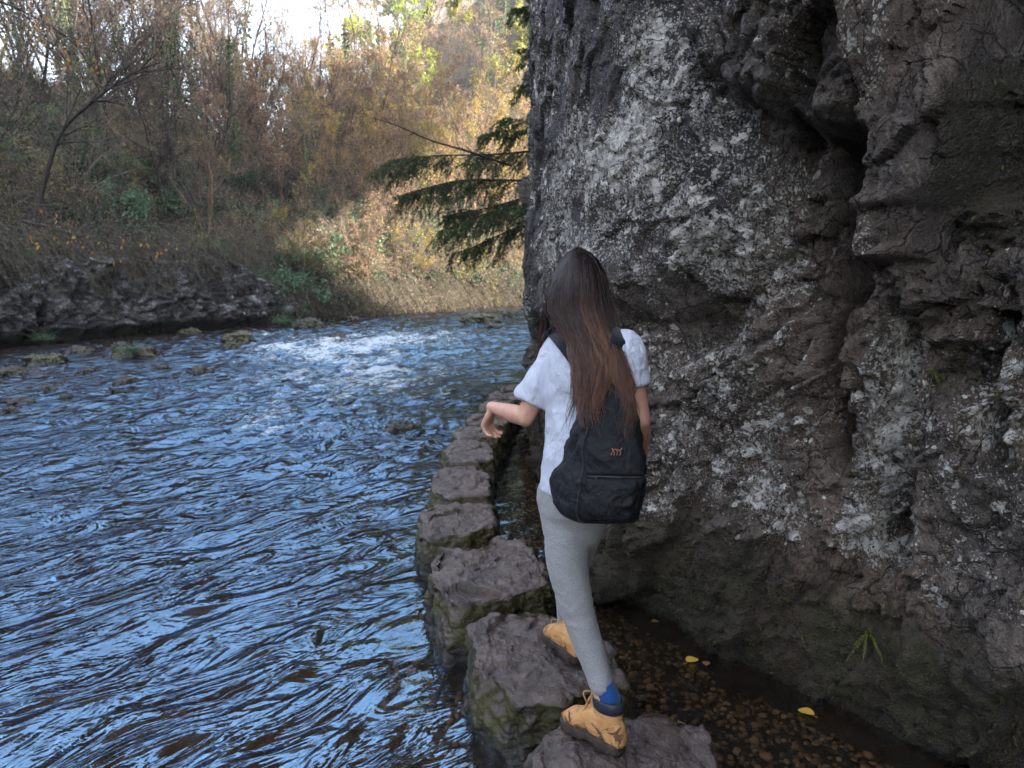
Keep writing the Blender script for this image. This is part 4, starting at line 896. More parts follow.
def skin_mat():
    t = NT('skin'); n = t.noise(18, 4); c = t.mix(t.mr(n, .3, .7), (.50, .25, .17), (.64, .37, .26)); c = t.mix(t.mr(t.noise(45, 3), .5, .75, 0, .4), c, (.52, .22, .16))
    return t.done(t.bsdf(c, .5, t.bump(t.noise(160, 3), .25, .002), .4, **{'Subsurface Weight': .12, 'Subsurface Radius': (.01, .004, .002), 'Subsurface Scale': 1.0}))
M['skin'] = skin_mat()
def cloth_mat(name, c, weave=700, rough=.9, fold=.5, heather=0., sheen=.2, scale=(1, 1, 1), spec=.15):
    t = NT(name); v = t.scale(scale); f1 = t.noise(9, 4, .55, vec=v, dist=1.2); f2 = t.noise(26, 3, .5, vec=v, dist=.8); wv = t.noise(weave, 2, .6)
    cc = t.mix(t.mr(wv, .3, .7), tuple(x * (1 - heather) for x in c), tuple(min(1, x * (1 + heather)) for x in c))
    h = t.math('MULTIPLY_ADD', f2, .35, f1); n1 = t.bump(h, fold, .05); n2 = t.bump(wv, .25, .001, n1)
    return t.done(t.bsdf(cc, rough, n2, spec, **{'Sheen Weight': sheen}))
M['tee'] = cloth_mat('white_cotton', (.50, .515, .60), fold=.55, scale=(1, 1, .55)); M['leggings'] = cloth_mat('heather_grey_jersey', (.27, .262, .262), weave=420, heather=.32, fold=.16, scale=(1, 1, 1.5))
M['pack'] = cloth_mat('black_pack_nylon', (.012, .0125, .014), weave=900, rough=.72, fold=.6, heather=.3, sheen=0, spec=.22); M['web'] = cloth_mat('black_webbing', (.012, .014, .018), weave=500, fold=.1)
M['sock'] = cloth_mat('blue_sock', (.012, .06, .20), weave=300, fold=.2, heather=.3); M['plastic'] = simple('black_plastic', (.015, .016, .018), .35)
M['collar'] = simple('black_leather_collar', (.022, .024, .032), .45, sc=30); M['lace'] = simple('tan_lace', (.42, .24, .10), .8)
def boot_mat():
    t = NT('tan_nubuck'); n = t.noise(14, 6, .7); s = t.noise(22, 5, .72, dist=.6); z = t.n('SeparateXYZ', i={0: t.n('NewGeometry').outputs['Position']}).outputs[2]
    c = t.mix(t.mr(n, .3, .7), (.46, .22, .085), (.66, .36, .15)); mud = t.mr(t.math('ADD', s, t.mr(z, .32, .42, .14, -.05)), .60, .66)
    c = t.mix(t.math('MULTIPLY', mud, .85), c, (.045, .028, .02)); return t.done(t.bsdf(c, .8, t.bump(t.math('MULTIPLY_ADD', mud, .6, n), .5, .006), .25))
M['boot'] = boot_mat(); M['sole'] = simple('muddy_rubber_sole', (.045, .030, .024), .8, .5, 40, .8, .006)

def hand(geo, W, dirn, palm_n, side=1, curl=.35, s=1.0):
    """W wrist, dirn along the hand, palm_n out of the palm; four bent fingers of unequal length and a thumb"""
    d = nrm(A3(dirn, float)); pn = A3(palm_n, float); pn = nrm(pn - d * pn.dot(d)); x = np.cross(d, pn) * side          # x points to the thumb side
    K = [W + d * .01 * s, W + d * .045 * s, W + d * .088 * s]
    ringloft(geo, K, [x * .024 * s, x * .036 * s, x * .040 * s], [pn * .017 * s, pn * .014 * s, pn * .012 * s], 18, 2.6)
    for k, (off, ln) in enumerate(((.030, .074), (.010, .083), (-.010, .077), (-.029, .060))):
        p = W + d * .082 * s + x * off * s; P = [p - d * .02 * s, p]; a = .18 + curl * .5; dd = d + x * off * 1.6
        for q, f in enumerate((.44, .31, .25)):
            a += curl * (.9 if q else .5); v = nrm(dd) * math.cos(a) + pn * math.sin(a); P.append(P[-1] + v * ln * f * s)
        limb(geo, P, A3([.0095, .0092, .0085, .0078, .0066]) * s, 12, 4)
    p = W + d * .022 * s + x * .024 * s; v1 = nrm(d * .6 + x * .7 + pn * .35); v2 = nrm(d * .85 + x * .28 + pn * .45)
    limb(geo, [p - x * .012 * s, p + v1 * .032 * s, p + v1 * .034 * s + v2 * .028 * s, p + v1 * .034 * s + v2 * .052 * s], A3([.014, .0115, .0095, .0078]) * s, 12, 4)
def body():
    g_ = Geo(); a = lambda k, w: Rt_ * w; pel, wst, ch, nk, hd = (J[k] for k in ('pel', 'wst', 'chest', 'neck', 'head'))
    ringloft(g_, [pel - UP * .04, pel, wst, ch, ch + UP * .07, nk + UP * .0], [Rt_ * .10, Rt_ * .11, Rt_ * .11, Rt_ * .135, Rt_ * .14, Rt_ * .06], [Fd * .09, Fd * .10, Fd * .08, Fd * .09, Fd * .085, Fd * .055], 28)
    limb(g_, [nk - UP * .04, nk + UP * .03, hd - UP * .07], [.052, .047, .050])                               # neck
    ringloft(g_, [hd - UP * .085 + Fd * .03, hd - UP * .04 + Fd * .015, hd + UP * .01, hd + UP * .055, hd + UP * .085], [Rt_ * .045, Rt_ * .064, Rt_ * .073, Rt_ * .066, Rt_ * .045], [Fd * .055, Fd * .078, Fd * .09, Fd * .085, Fd * .06], 28)
    ringloft(g_, [hd + UP * .012 + Fd * .085, hd - UP * .018 + Fd * .107, hd - UP * .028 + Fd * .095], [Rt_ * .006, Rt_ * .012, Rt_ * .014], [Fd * .008, Fd * .010, Fd * .008], 12)   # nose
    ringloft(g_, [hd - UP * .052 + Fd * .088 - Rt_ * .02, hd - UP * .052 + Fd * .096, hd - UP * .052 + Fd * .088 + Rt_ * .02], [UP * .005, UP * .009, UP * .005], [Fd * .006, Fd * .008, Fd * .006], 10)   # lips
    for s in (-1, 1): ringloft(g_, [hd + Rt_ * s * .072 - UP * .022, hd + Rt_ * s * .077, hd + Rt_ * s * .075 + UP * .022], [Fd * .010, Fd * .016, Fd * .012], [Rt_ * .006, Rt_ * .006, Rt_ * .005], 10)
    limb(g_, [J['sl'] + Rt_ * .04, J['sl'] - Rt_ * .0, (J['sl'] + J['el']) / 2, J['el']], [.046, .045, .038, .0335]); e, w_ = J['el'], J['wl']
    limb(g_, [e, e + (w_ - e) * .3, e + (w_ - e) * .7, w_], [.034, .036, .028, .0225], squash=.92)
    hand(g_, w_ - nrm(w_ - e) * .008, (-.30, .34, -.84), (.70, -.40, -.45), side=-1, curl=.62, s=.90)
    limb(g_, [J['sr'] - Rt_ * .04, J['sr'], (J['sr'] + J['er']) / 2, J['er']], [.046, .044, .038, .034]); e, w_ = J['er'], J['wr']
    limb(g_, [e, e + (w_ - e) * .3, e + (w_ - e) * .7, w_], [.034, .035, .028, .022]); hand(g_, w_, nrm(w_ - e) + A3([-.1, .1, -.1]), (-.9, .1, 0), side=1, curl=.4, s=.95)
    for s in 'lr': limb(g_, [J['h' + s], (J['h' + s] + J['k' + s]) / 2, J['k' + s], (J['k' + s] * .6 + J['a' + s] * .4), J['a' + s] * .9 + J['k' + s] * .1, J['a' + s]], [.060, .052, .038, .034, .024, .024])
    b = remeshed(g_, 'body', .0036, M['skin'], person, 3)
    ge = Geo()
    for s in (-1, 1):
        c = hd + Fd * .076 + Rt_ * s * .030 + UP * .006; ringloft(ge, [c - UP * .006, c, c + UP * .006], [Rt_ * .010, Rt_ * .0125, Rt_ * .010], [Fd * .009, Fd * .012, Fd * .009], 12)
    ey = ge.build('eyes', simple('dark_eyes', (.06, .035, .02), .2)); parent_keep(ey, person)
body()
def sleeve(g_, sh, d, q, s, rr):
    P = catmull(A3([sh - Rt_ * s * .06 + UP * .004, sh, sh + d * .35, sh + d * q]), 6); rad = np.interp(np.linspace(0, 3, len(P)), [0, 1, 2, 3], rr); T = nrm(np.gradient(P, axis=0)); A = nrm(np.cross(T, Fd)); B = np.cross(T, A)
    ringloft(g_, P, A * rad[:, None], B * rad[:, None], 32, cap=False)
def tee():
    g_ = Geo(); pel, wst, ch, nk = (J[k] for k in ('pel', 'wst', 'chest', 'neck'))
    L = lambda px, py, Y, w, dp: (onY(px, py, Y), w, dp)
    rows = [(582, 489, 2.42, .138, .112), (583, 470, 2.42, .138, .108), (585, 440, 2.43, .134, .100), (589, 405, 2.45, .142, .102), (592, 378, 2.45, .148, .104), (594, 355, 2.455, .152, .094), (594, 343, 2.46, .120, .078), (593, 334, 2.46, .075, .062)]
    C = A3([onY(a, b, c) for a, b, c, _, _ in rows]); ringloft(g_, C, A3([Rt_ * r[3] for r in rows]), A3([Fd * r[4] for r in rows]), 40, 2.25, cap=False)
    for s, sh, el, q, rr in ((-1, J['sl'], J['el'], .78, (.054, .055, .057, .060)), (1, J['sr'], J['er'], .50, (.052, .054, .054, .054))):
        d = el - sh; limb(g_, [sh - Rt_ * s * .06 + UP * .008, sh + UP * .002, sh + d * .4, sh + d * q], rr, 28) if 0 else sleeve(g_, sh, d, q, s, rr)
    def dsp(V):
        w = fbm(V * [9, 9, 5] + 3, 3, 901); fold = fbm(np.stack([V[:, 0] * 7 + V[:, 2] * 9, V[:, 1] * 7, V[:, 2] * 7 - V[:, 0] * 6], 1), 3, 911, True)
        hem = sst(J['pel'][2] + .10, J['pel'][2] + .02, V[:, 2]); fold = fbm(np.stack([V[:, 0] * 8 + V[:, 2] * 3, V[:, 1] * 8, V[:, 2] * 2.6 - V[:, 0] * 2], 1), 2, 911); cr = fbm(np.stack([V[:, 0] * 6 + V[:, 2] * 4, V[:, 1] * 6, V[:, 2] * 5 - V[:, 0] * 5], 1), 2, 915, True); return .003 * w + .018 * fold + .009 * cr + hem * .008 * np.sin(V[:, 0] * 55 + V[:, 1] * 40)
    o = remeshed(g_, 'tee_shirt', .005, M['tee'], person, 7, dsp); o['label'] = 'loose white tee with short sleeves'
tee()
def leggings():
    g_ = Geo(); pel = J['pel']
    ringloft(g_, [pel - UP * .075, pel - UP * .03, pel + UP * .03, pel + UP * .10], [Rt_ * .108, Rt_ * .122, Rt_ * .122, Rt_ * .11], [Fd * .095, Fd * .108, Fd * .10, Fd * .085], 36, 2.1)
    hl, kl, al = J['hl'], J['kl'], J['al']
    mid = [onY(567, 532, 2.40), onY(567, 560, 2.37), onY(573, 592, 2.34), onY(579, 616, 2.32), onY(588, 644, 2.29), onY(597, 670, 2.26), onY(601, 685, 2.235)]
    limb(g_, [hl + UP * .01 + Rt_ * .005] + mid, [.078, .079, .070, .060, .053, .048, .041, .036], 32)
    hr, kr, ar = J['hr'], J['kr'], J['ar']
    limb(g_, [hr, hr + (kr - hr) * .35, hr + (kr - hr) * .75, kr, kr + (ar - kr) * .4, kr + (ar - kr) * .9], [.078, .072, .060, .053, .050, .038], 32)
    def dsp(V):
        kn = np.exp(-((V[:, 2] - J['kl'][2]) / .09) ** 2) + .7 * np.exp(-((V[:, 2] - J['al'][2] - .05) / .06) ** 2) + .5 * np.exp(-((V[:, 2] - .95) / .07) ** 2)
        return (.0008 + .0030 * kn) * fbm(V * [10, 10, 42], 3, 921, True)
    o = remeshed(g_, 'leggings', .006, M['leggings'], person, 5, dsp); o['label'] = 'heather grey ankle leggings'
leggings()
def boot(lab, heel, d, ank, tilt=0.):
    """heel: ground point under the heel, d: toe direction on the ground"""
    d = nrm(A3([d[0], d[1], 0.])) * .88; s = np.cross(d, UP); up = UP
    if tilt: d2 = d * math.cos(tilt) + UP * math.sin(tilt); up = np.cross(s, d2); d = d2
    g_ = Geo(); X = A3([0, .03, .07, .11, .15, .19, .225, .25]); Wd = A3([.030, .036, .036, .038, .045, .049, .044, .028]); Ht = A3([.045, .052, .056, .052, .042, .033, .027, .018])
    C = A3([heel + d * x + up * (.018 + h) for x, h in zip(X, Ht)]); ringloft(g_, C, A3([s * w for w in Wd]), A3([up * h for h in Ht]), 28, 2.5)
    a0 = heel + d * .055 + up * .07; top = ank + UP * .012
    tp = top - UP * .034; Ck = [a0, a0 * .6 + tp * .4, a0 * .25 + tp * .75, tp]; ringloft(g_, Ck, [d * .060, d * .058, d * .056, d * .056], [s * .038, s * .040, s * .043, s * .045], 28, 2.2)
    b = remeshed(g_, 'boot', .0045, M['boot'], person, 4, lambda V: .0022 * fbm(V * 30, 3, 931) + .0016 * fbm(V * [14, 14, 60], 2, 933, True)); b['label'] = lab
    off = Vector(person.location)
    def sub(gg, nm, mt): o = gg.build(nm, mt); o.data.transform(Matrix.Translation(-off)); o.parent = b; return o
    gs = Geo(); Xs = A3([-.012, 0, .03, .07, .11, .15, .19, .23, .258, .266]); Ws = A3([.014, .032, .041, .041, .042, .049, .053, .049, .033, .012])
    ol = [heel + d * x + s * w for x, w in zip(Xs, Ws)] + [heel + d * x - s * w for x, w in zip(Xs[::-1], Ws[::-1])]; ol = catmull(A3(ol + ol[:1]), 5)[:-1]
    c = ol.mean(0); lay = [(0., .93), (0., 1.), (.008, 1.015), (.016, 1.0), (.024, 1.01), (.032, .985), (.034, .90)]
    V = A3([c + (ol - c) * k + up * h for h, k in lay]); nn = len(ol); x_ = ((V - heel) @ d); tread = np.zeros(V.shape[:2]); tread[:2] = .006 * (np.sin(x_[:2] * 260) > 0); tread[:2] += .010 * ((x_[:2] > .075) & (x_[:2] < .105)); V = V + up * tread[..., None]
    F = gridfaces(len(lay), nn, True); VV = np.vstack([V.reshape(-1, 3), V[0].mean(0), V[-1].mean(0)]); i = np.arange(nn); j = (i + 1) % nn
    gs.add(VV, F); gs.F3.append(np.stack([j, i, np.full(nn, len(VV) - 2)], 1)); gs.F3.append(np.stack([(len(lay) - 1) * nn + i, (len(lay) - 1) * nn + j, np.full(nn, len(VV) - 1)], 1)); sub(gs, 'sole', M['sole'])
    gc = Geo(); th = np.linspace(0, 2 * np.pi, 33)[:-1]; el = lambda q, k=1.: [top + UP * q + (d * .060 * math.cos(t) + s * .047 * math.sin(t)) * k for t in th]
    V = A3([el(-.030, 1.0), el(-.026, 1.07), el(-.012, 1.10), el(.004, 1.08), el(.010, 1.0), el(.004, .88), el(-.02, .84)]); V += nrm(d)[None, None] * .0 + .0015 * fbm(V * 40, 2, 5)[..., None]; gc.add(V, gridfaces(7, 32, True)); sub(gc, 'padded_collar', M['collar'])
    gt = Geo(); fr = top + d * .062; limb(gt, [heel + d * .135 + up * .095, heel + d * .115 + up * .115, fr - UP * .02, fr + UP * .035], [.018, .020, .022, .018], 14, 4, .35, ref=s); sub(gt, 'tongue', M['boot'])
    gl = Geo()
    for k in range(5):
        t = k / 4; c0 = (heel + d * .155 + up * .088) * (1 - t) + (fr - UP * .012 + d * .012) * t + up * .006 * (t < .9); limb(gl, [c0 - s * .026 - up * .010, c0 - s * .010 + up * .004, c0 + s * .010 + up * .004, c0 + s * .026 - up * .010], [.0028] * 4, 8, 3)
    c0 = fr + d * .015; limb(gl, [c0, c0 + s * .03 + d * .02, c0 + s * .035 - UP * .03, c0 + UP * -.012], [.0026] * 4, 8, 4); limb(gl, [c0, c0 - s * .03 + d * .02, c0 - s * .03 - UP * .035], [.0026] * 3, 8, 4); sub(gl, 'laces', M['lace'])
    gk = Geo(); kk = onY(602, 684, 2.235) if top[1] < 2.5 else top + UP * .06; limb(gk, [top - UP * .05, top + UP * .008, kk], [.036, .037, .030], 20); k = gk.build('sock', M['sock']); parent_keep(k, person)
hl_ = onZ(620, 753, .292); boot('mud-specked tan boot on the nearest stone', hl_ + A3([-.005, -.0, 0]), (-.70, .72), onY(609, 703, 2.225))
hr_ = onZ(577, 662, .300); boot('muddier tan boot on the second stone', hr_, (-.46, .89), J['ar'] + A3([-.0, .0, .02]))

def hair():
    r = np.random.default_rng(5)
    ys = A3([247, 252, 260, 275, 292, 310, 328, 345, 365, 390, 415, 440, 470, 495.])
    lf = A3([577, 568, 560, 553, 549, 548, 557, 570, 574, 571, 567, 566, 567, 570.]); rt = A3([580, 590, 598, 606, 610, 613, 617, 622, 627, 631, 634, 636, 640, 641.])
    yb = A3([2.50, 2.455, 2.425, 2.395, 2.382, 2.372, 2.355, 2.325, 2.285, 2.235, 2.175, 2.115, 2.075, 2.065]); edge = A3([.0, .03, .06, .085, .09, .09, .085, .06, .04, .03, .025, .02, .02, .02])
    ncl = 30; cq = np.sort(r.uniform(.02, .98, ncl)); tipy = 396 + 16 * perlin(np.stack([cq * 5, cq * 0, cq * 0], -1), 4) + r.uniform(-14, 20, ncl); tipy = np.where((cq > .53) & (cq < .74), 388 + r.uniform(-10, 12, ncl), tipy); tipy = np.where(cq > .82, tipy + 8, tipy)
    def strand(q, cl, y0, y1, lay, m, wob, r_):
        t = np.linspace(0, 1, m)[None]; y = y0[:, None] + (y1 - y0)[:, None] * t; qq = q[:, None] + (cq[cl] - q)[:, None] * sst(315, 430, y) * .74
        qq = qq + np.sign(qq - .66) * .13 * np.exp(-((qq - .66) / .17) ** 2) * sst(368, 402, y); qq = qq + .012 * np.sin(y * .05 + r_.uniform(0, 6.3, len(q))[:, None]) * sst(300, 380, y) + .055 * perlin(np.stack([qq * 5, y * .026, wob[:, None] + 0 * y], -1), 8) * sst(290, 380, y)
        px = np.interp(y, ys, lf) * (1 - qq) + np.interp(y, ys, rt) * qq; Y = np.interp(y, ys, yb) + np.interp(y, ys, edge) * (np.abs(2 * qq - 1) ** 2.2) * 1.0 + lay[:, None] * sst(248, 290, y) + .006 * np.sin(qq * 60 + y * .02) * sst(300, 380, y)
        px = px + (3.1 * np.sin(y * .085 + (cl * 2.4)[:, None]) + .8 * np.sin(y * .19 + (cl * 5.1)[:, None])) * sst(295, 390, y); v = (y - 384) / FPX; dy = CP - v * SP; k = Y / dy; return np.stack([(px - 512) / FPX * k, Y, CAMH - (SP + v * CP) * k], -1), y
    g0 = Geo(); n = 7500; q = r.beta(1.15, 1.15, n); cl = np.abs(q[:, None] - cq[None] + r.normal(size=(n, 1)) * .012).argmin(1); y0 = 247.5 + 22 * r.random(n) ** 2.0; y1 = tipy[cl] + r.normal(size=n) * 10
    y1 = np.where(r.random(n) < .3, y1 - r.uniform(10, 70, n), y1); y1 = y1 - 34 * r.random(n) ** 2.2; lay = -r.random(n) * .014; m = 26; P, y = strand(q, cl, y0, y1, lay, m, r.random(n) * .8 + cl * 3.1, r)
    t = np.linspace(0, 1, m)[None]; P = P + (np.cumsum(r.normal(size=(n, m, 3)), 1) * .0013) * sst(.2, 1, t)[..., None]
    rad = .00125 * np.ones((n, m)) * (1 - .78 * sst(.65, 1, t)) * r.uniform(.7, 1.2, (n, 1)); qv = (cq[cl] - .5)
    warm = np.clip(sst(262, 380, y) * .70 + .42 * np.exp(-(((q[:, None] - .62) / .15) ** 2)) * sst(262, 315, y) + r.normal(size=(n, 1)) * .14 + .12 * perlin(np.stack([cl * 1.7, cl * 0., cl * 0.], -1), 2)[:, None], 0, 1)
    tubes(P, rad, 3, g0, v=warm)
    n2 = 160; q = r.random(n2); cl = r.integers(0, ncl, n2); P, y = strand(q * 1.10 - .05, cl, np.full(n2, 250.) + 40 * r.random(n2), 350 + 85 * r.random(n2), -r.random(n2) * .02, m, r.random(n2) * 99, r); P += np.cumsum(r.normal(size=(n2, m, 3)), 1) * .0022; tubes(P, np.full((n2, m), .0006), 3, g0, v=.4 * np.ones((n2, m)))
    # the lock that falls forward under her left arm
    n3 = 130; t = np.linspace(0, 1, 14)[None, :, None]; a = A3([onY(549, 300, 2.50)]) + r.normal(size=(n3, 3)) * [.006, .012, .01]; c3 = A3([onY(543, 338, 2.575)]) + r.normal(size=(n3, 3)) * [.007, .015, .01]; b = A3([onY(533, 412, 2.64)]) + r.normal(size=(n3, 3)) * [.022, .02, .03]
    cc_ = c3 * 2 - (a + b) / 2; tubes(a[:, None] * (1 - t) ** 2 + 2 * cc_[:, None] * t * (1 - t) + b[:, None] * t ** 2, np.full((n3, 14), .0012), 3, g0, v=np.linspace(.25, .8, 14)[None] * np.ones((n3, 1)))
    t_ = NT('brown_hair'); at = t_.attr('v'); c = t_.ramp(at, [(0, (.013, .008, .0075)), (.35, (.042, .021, .016)), (.7, (.105, .045, .026)), (1, (.24, .108, .056))])
    mt = t_.done(t_.bsdf(c, .36, None, .6)); h = g0.build('hair', mt); parent_keep(h, person); h['label'] = 'waist-length loose brown hair, redder towards the tips'
    # dark under-layer so that no scalp shows
    rows = A3([257, 262, 268, 278, 292, 310, 328, 338.]); gi = Geo(); C = []; Aa = []; Bb = []
    for y in rows:
        l, r2, yy = np.interp(y, ys, lf) + 5, np.interp(y, ys, rt) - 5, np.interp(y, ys, yb); c0 = onY((l + r2) / 2, y, yy + .015 + .09 * sst(246, 280, y)); hw = (onY(r2, y, yy + .08) - onY(l, y, yy + .08))[0] / 2; C.append(c0); Aa.append(A3([hw, 0, 0])); Bb.append(A3([0, .085 * sst(240, 275, y), 0]))
    ringloft(gi, C, Aa, Bb, 32, 2.1, cap=False); u = gi.build('hair_underlayer', simple('dark_hair', (.006, .0045, .0045), .5, sc=80)); u.data.transform(Matrix.Translation(-Vector(person.location))); u.parent = h
hair()

# ------------------------------------------------------------------ backpack
def backpack():
    root = empty('backpack', tuple(onY(598, 520, 2.2))); tag(root, 'slouching black day pack hanging low from her shoulders', 'backpack')
    #        py   left  corner  right   Yback  Ycorner Yright Yrb
    rows = A3([[373, 600, 604, 621, 2.34, 2.30, 2.28, 2.32], [385, 591, 597, 626, 2.345, 2.275, 2.255, 2.33], [400, 583, 592, 631, 2.35, 2.235, 2.215, 2.33], [420, 575, 588, 637, 2.35, 2.195, 2.175, 2.33], [440, 568, 585, 641, 2.35, 2.165, 2.145, 2.32],
               [458, 561, 583, 643, 2.345, 2.145, 2.125, 2.31], [470, 553, 583, 644, 2.34, 2.135, 2.115, 2.30], [480, 549, 583, 644, 2.33, 2.125, 2.105, 2.29], [492, 549, 581, 642, 2.32, 2.12, 2.10, 2.28], [503, 553, 579, 640, 2.30, 2.12, 2.10, 2.27], [513, 561, 578, 638, 2.28, 2.13, 2.11, 2.26], [520, 572, 581, 636, 2.25, 2.15, 2.13, 2.24], [523, 583, 588, 632, 2.23, 2.17, 2.15, 2.22]])
    qn = np.linspace(0, len(rows) - 1, 150); rr = np.stack([np.interp(qn, np.arange(len(rows)), rows[:, k]) for k in range(8)], 1); ker = np.ones(9) / 9
    rr = np.stack([np.convolve(np.pad(rr[:, k], 4, 'edge'), ker, 'valid') for k in range(8)], 1)
    def section(r_, n=150, inset=0.):
        py, l, c, rt, yb, yc, yr, yrb = r_; p = [onY(l, py, yb), onY(c, py, yc), onY(rt - 2, py, yr), onY(rt, py, yrb)]
        pc = sum(p) / 4; pts = [];
        for k in range(4):
            a, b = p[k], p[(k + 1) % 4]; t = np.linspace(0, 1, n // 4 + 1)[:-1, None]; bulge = (.013 if k in (0, 1) else .004) * np.sin(t * np.pi); nn = nrm((a + b) / 2 - pc); pts.append(a + (b - a) * t + nn * bulge)
        S = np.vstack(pts); k3 = np.ones(9) / 9; return np.stack([np.convolve(np.concatenate([S[-4:, j], S[:, j], S[:4, j]]), k3, 'valid') for j in range(3)], 1)
    V = A3([section(r_) for r_ in rr]); k, n = V.shape[:2]; T = np.roll(V, -1, 1) - np.roll(V, 1, 1); N = nrm(np.cross(T, A3([0, 0, 1.])))
    cc = V.mean(1, keepdims=True); N = np.where(((V - cc) * N).sum(-1, keepdims=True) < 0, -N, N)
    w = .010 * fbm(V * [7, 7, 11], 3, 951) + .009 * fbm(np.stack([V[..., 0] * 9 + V[..., 2] * 10, V[..., 1] * 8, V[..., 2] * 5], -1), 3, 961, True); py = rr[:, 0][:, None]; ppx, ppy = proj(V)
    seam = -.008 * np.exp(-((py - 476) / 1.6) ** 2) * ((ppx > 586)) - .007 * np.exp(-((ppx - (587 + 0 * py)) / 1.5) ** 2) * (py > 400)
    pock = .016 * sst(474, 482, py) * sst(523, 512, py) * sst(586, 592, ppx) * (np.arange(n)[None] > n // 4 - 3) * (np.arange(n)[None] < n // 2 + 3)
    wing = -.010 * np.exp(-((ppx - (563 + (py - 463) * -.62)) / 3.0) ** 2) * sst(425, 440, py) * sst(470, 462, py)
    V2 = V + N * (w + seam + wing)[..., None]; ge = Geo(); VV = np.vstack([V2.reshape(-1, 3), V2[0].mean(0) + [0, 0, .006], V2[-1].mean(0) - [0, 0, .004]]); i = np.arange(n); j = (i + 1) % n
    ge.add(VV, gridfaces(k, n, True)); ge.F3.append(np.stack([j, i, np.full(n, k * n)], 1)); ge.F3.append(np.stack([(k - 1) * n + i, (k - 1) * n + j, np.full(n, k * n + 1)], 1)); o = ge.build('main_bag', M['pack']); parent_keep(o, root)
    # front pocket, a shell standing proud of the lower half
    i0 = np.searchsorted(rr[:, 0], 478); i1 = np.searchsorted(rr[:, 0], 519); j0, j1 = n // 4 + 2, n // 2 - 1; Pk = V2[i0:i1, j0:j1]; Nk = N[i0:i1, j0:j1]; u = np.linspace(0, 1, i1 - i0)[:, None]; v = np.linspace(0, 1, j1 - j0)[None]
    hgt = .024 * np.minimum(1, 9 * np.minimum(u, 1 - u)) ** .5 * np.minimum(1, 9 * np.minimum(v, 1 - v)) ** .5 * (.75 + .4 * u) - .004 + .006 * fbm(Pk * 16, 3, 971, True)
    gp = Geo(); gp.add(Pk + Nk * hgt[..., None], gridfaces(i1 - i0, j1 - j0)); pk = gp.build('front_pocket', M['pack']); parent_keep(pk, root)
    gz = Geo(); zl = V2[i0 - 2, j0:j1] + N[i0 - 2, j0:j1] * .006; tubes(zl[None], np.full((1, len(zl)), .0028), 6, gz); a = zl[6]; limb(gz, [a, a + A3([0, -.006, -.012]), a + A3([.002, -.008, -.028])], [.003, .0035, .003], 8, 3); z_ = gz.build('zip', M['plastic']); parent_keep(z_, root)
    # piping along the front-left edge
    ic = np.searchsorted(rr[:, 0], 402); e = V2[ic:, n // 4] + N[ic:, n // 4] * .002; ge2 = Geo(); tubes(e[None], np.full((1, len(e)), .0032), 6, ge2); q_ = ge2.build('piping', M['web']); parent_keep(q_, root)
    from mathutils.bvhtree import BVHTree
    tee_o = [o for o in bpy.data.objects if o.name == 'tee_shirt'][0]; off = Vector(person.location); bvh = BVHTree.FromPolygons([v.co + off for v in tee_o.data.vertices], [p.vertices[:] for p in tee_o.data.polygons])
    def on_tee(px, py, out=.010):
        d = Vector(ray(px, py)).normalized(); h = bvh.ray_cast(Vector((0, 0, CAMH)), d)[0]; return (px, py, (h.y if h else 2.36) - out)
    def band(path, w, name, th=.005, nvec=None, mat='web'):
        P = catmull(A3([onY(*p) for p in path]), 8); T = nrm(np.gradient(P, axis=0)); c = J['chest'] ; out = P - A3([J['chest'][0], J['chest'][1], 0]); out[:, 2] = 0
        out = nrm(P - A3([J['chest'][0], J['chest'][1], J['chest'][2] - .02])); B = nrm(np.cross(T, out)); out = nrm(np.cross(B, T)); g_ = Geo(); ringloft(g_, P, B * w / 2, out * th / 2 * np.sign((out * (P - J['chest'])).sum(1, keepdims=True)), 20, 4, cap=False); o = g_.build(name, M[mat]); parent_keep(o, root); return o
    band([on_tee(594, 384), on_tee(584, 370), on_tee(573, 354), on_tee(563, 341), (555, 332, on_tee(558, 338)[2] + .05), (550, 331, 2.53), (547, 342, 2.60), (546, 370, 2.61), (547, 392, 2.545)], .055, 'shoulder_strap', .010)
    band([(616, 386, 2.29), on_tee(615, 366), on_tee(617, 350), on_tee(619, 339), (624, 332, 2.42), (634, 352, 2.48), (635, 380, 2.47), (637, 410, 2.40)], .055, 'shoulder_strap', .010)
    band([(547, 389, 2.55), (548, 410, 2.50), (549, 435, 2.47), (551, 458, 2.42), (554, 476, 2.36)], .011, 'webbing', .003)
    gb = Geo(); c = onY(546.5, 391, 2.515); ringloft(gb, [c + UP * .024, c + UP * .008, c - UP * .008, c - UP * .026], [Rt_ * .015, Rt_ * .015, Rt_ * .012, Rt_ * .012], [Fd * .005] * 4, 16, 5); b_ = gb.build('buckle', M['plastic']); parent_keep(b_, root)
    gh = Geo(); a, b = onY(604, 378, 2.30), onY(618, 378, 2.285); limb(gh, [a, a + A3([.0, .01, .018]), (a + b) / 2 + A3([0, .012, .024]), b + A3([0, .01, .018]), b], [.006] * 5, 10, 4); h_ = gh.build('grab_handle', M['web']); parent_keep(h_, root)
    # small copper embroidered animal mark
    def onbag(x, y):
        d = (ppx - x) ** 2 + (ppy - y) ** 2 + 1e6 * ((V2 - cc)[..., 1] > 0); q = np.unravel_index(np.argmin(d), d.shape); return onY(x, y, V2[q][1] - .0035)
    gm = Geo()
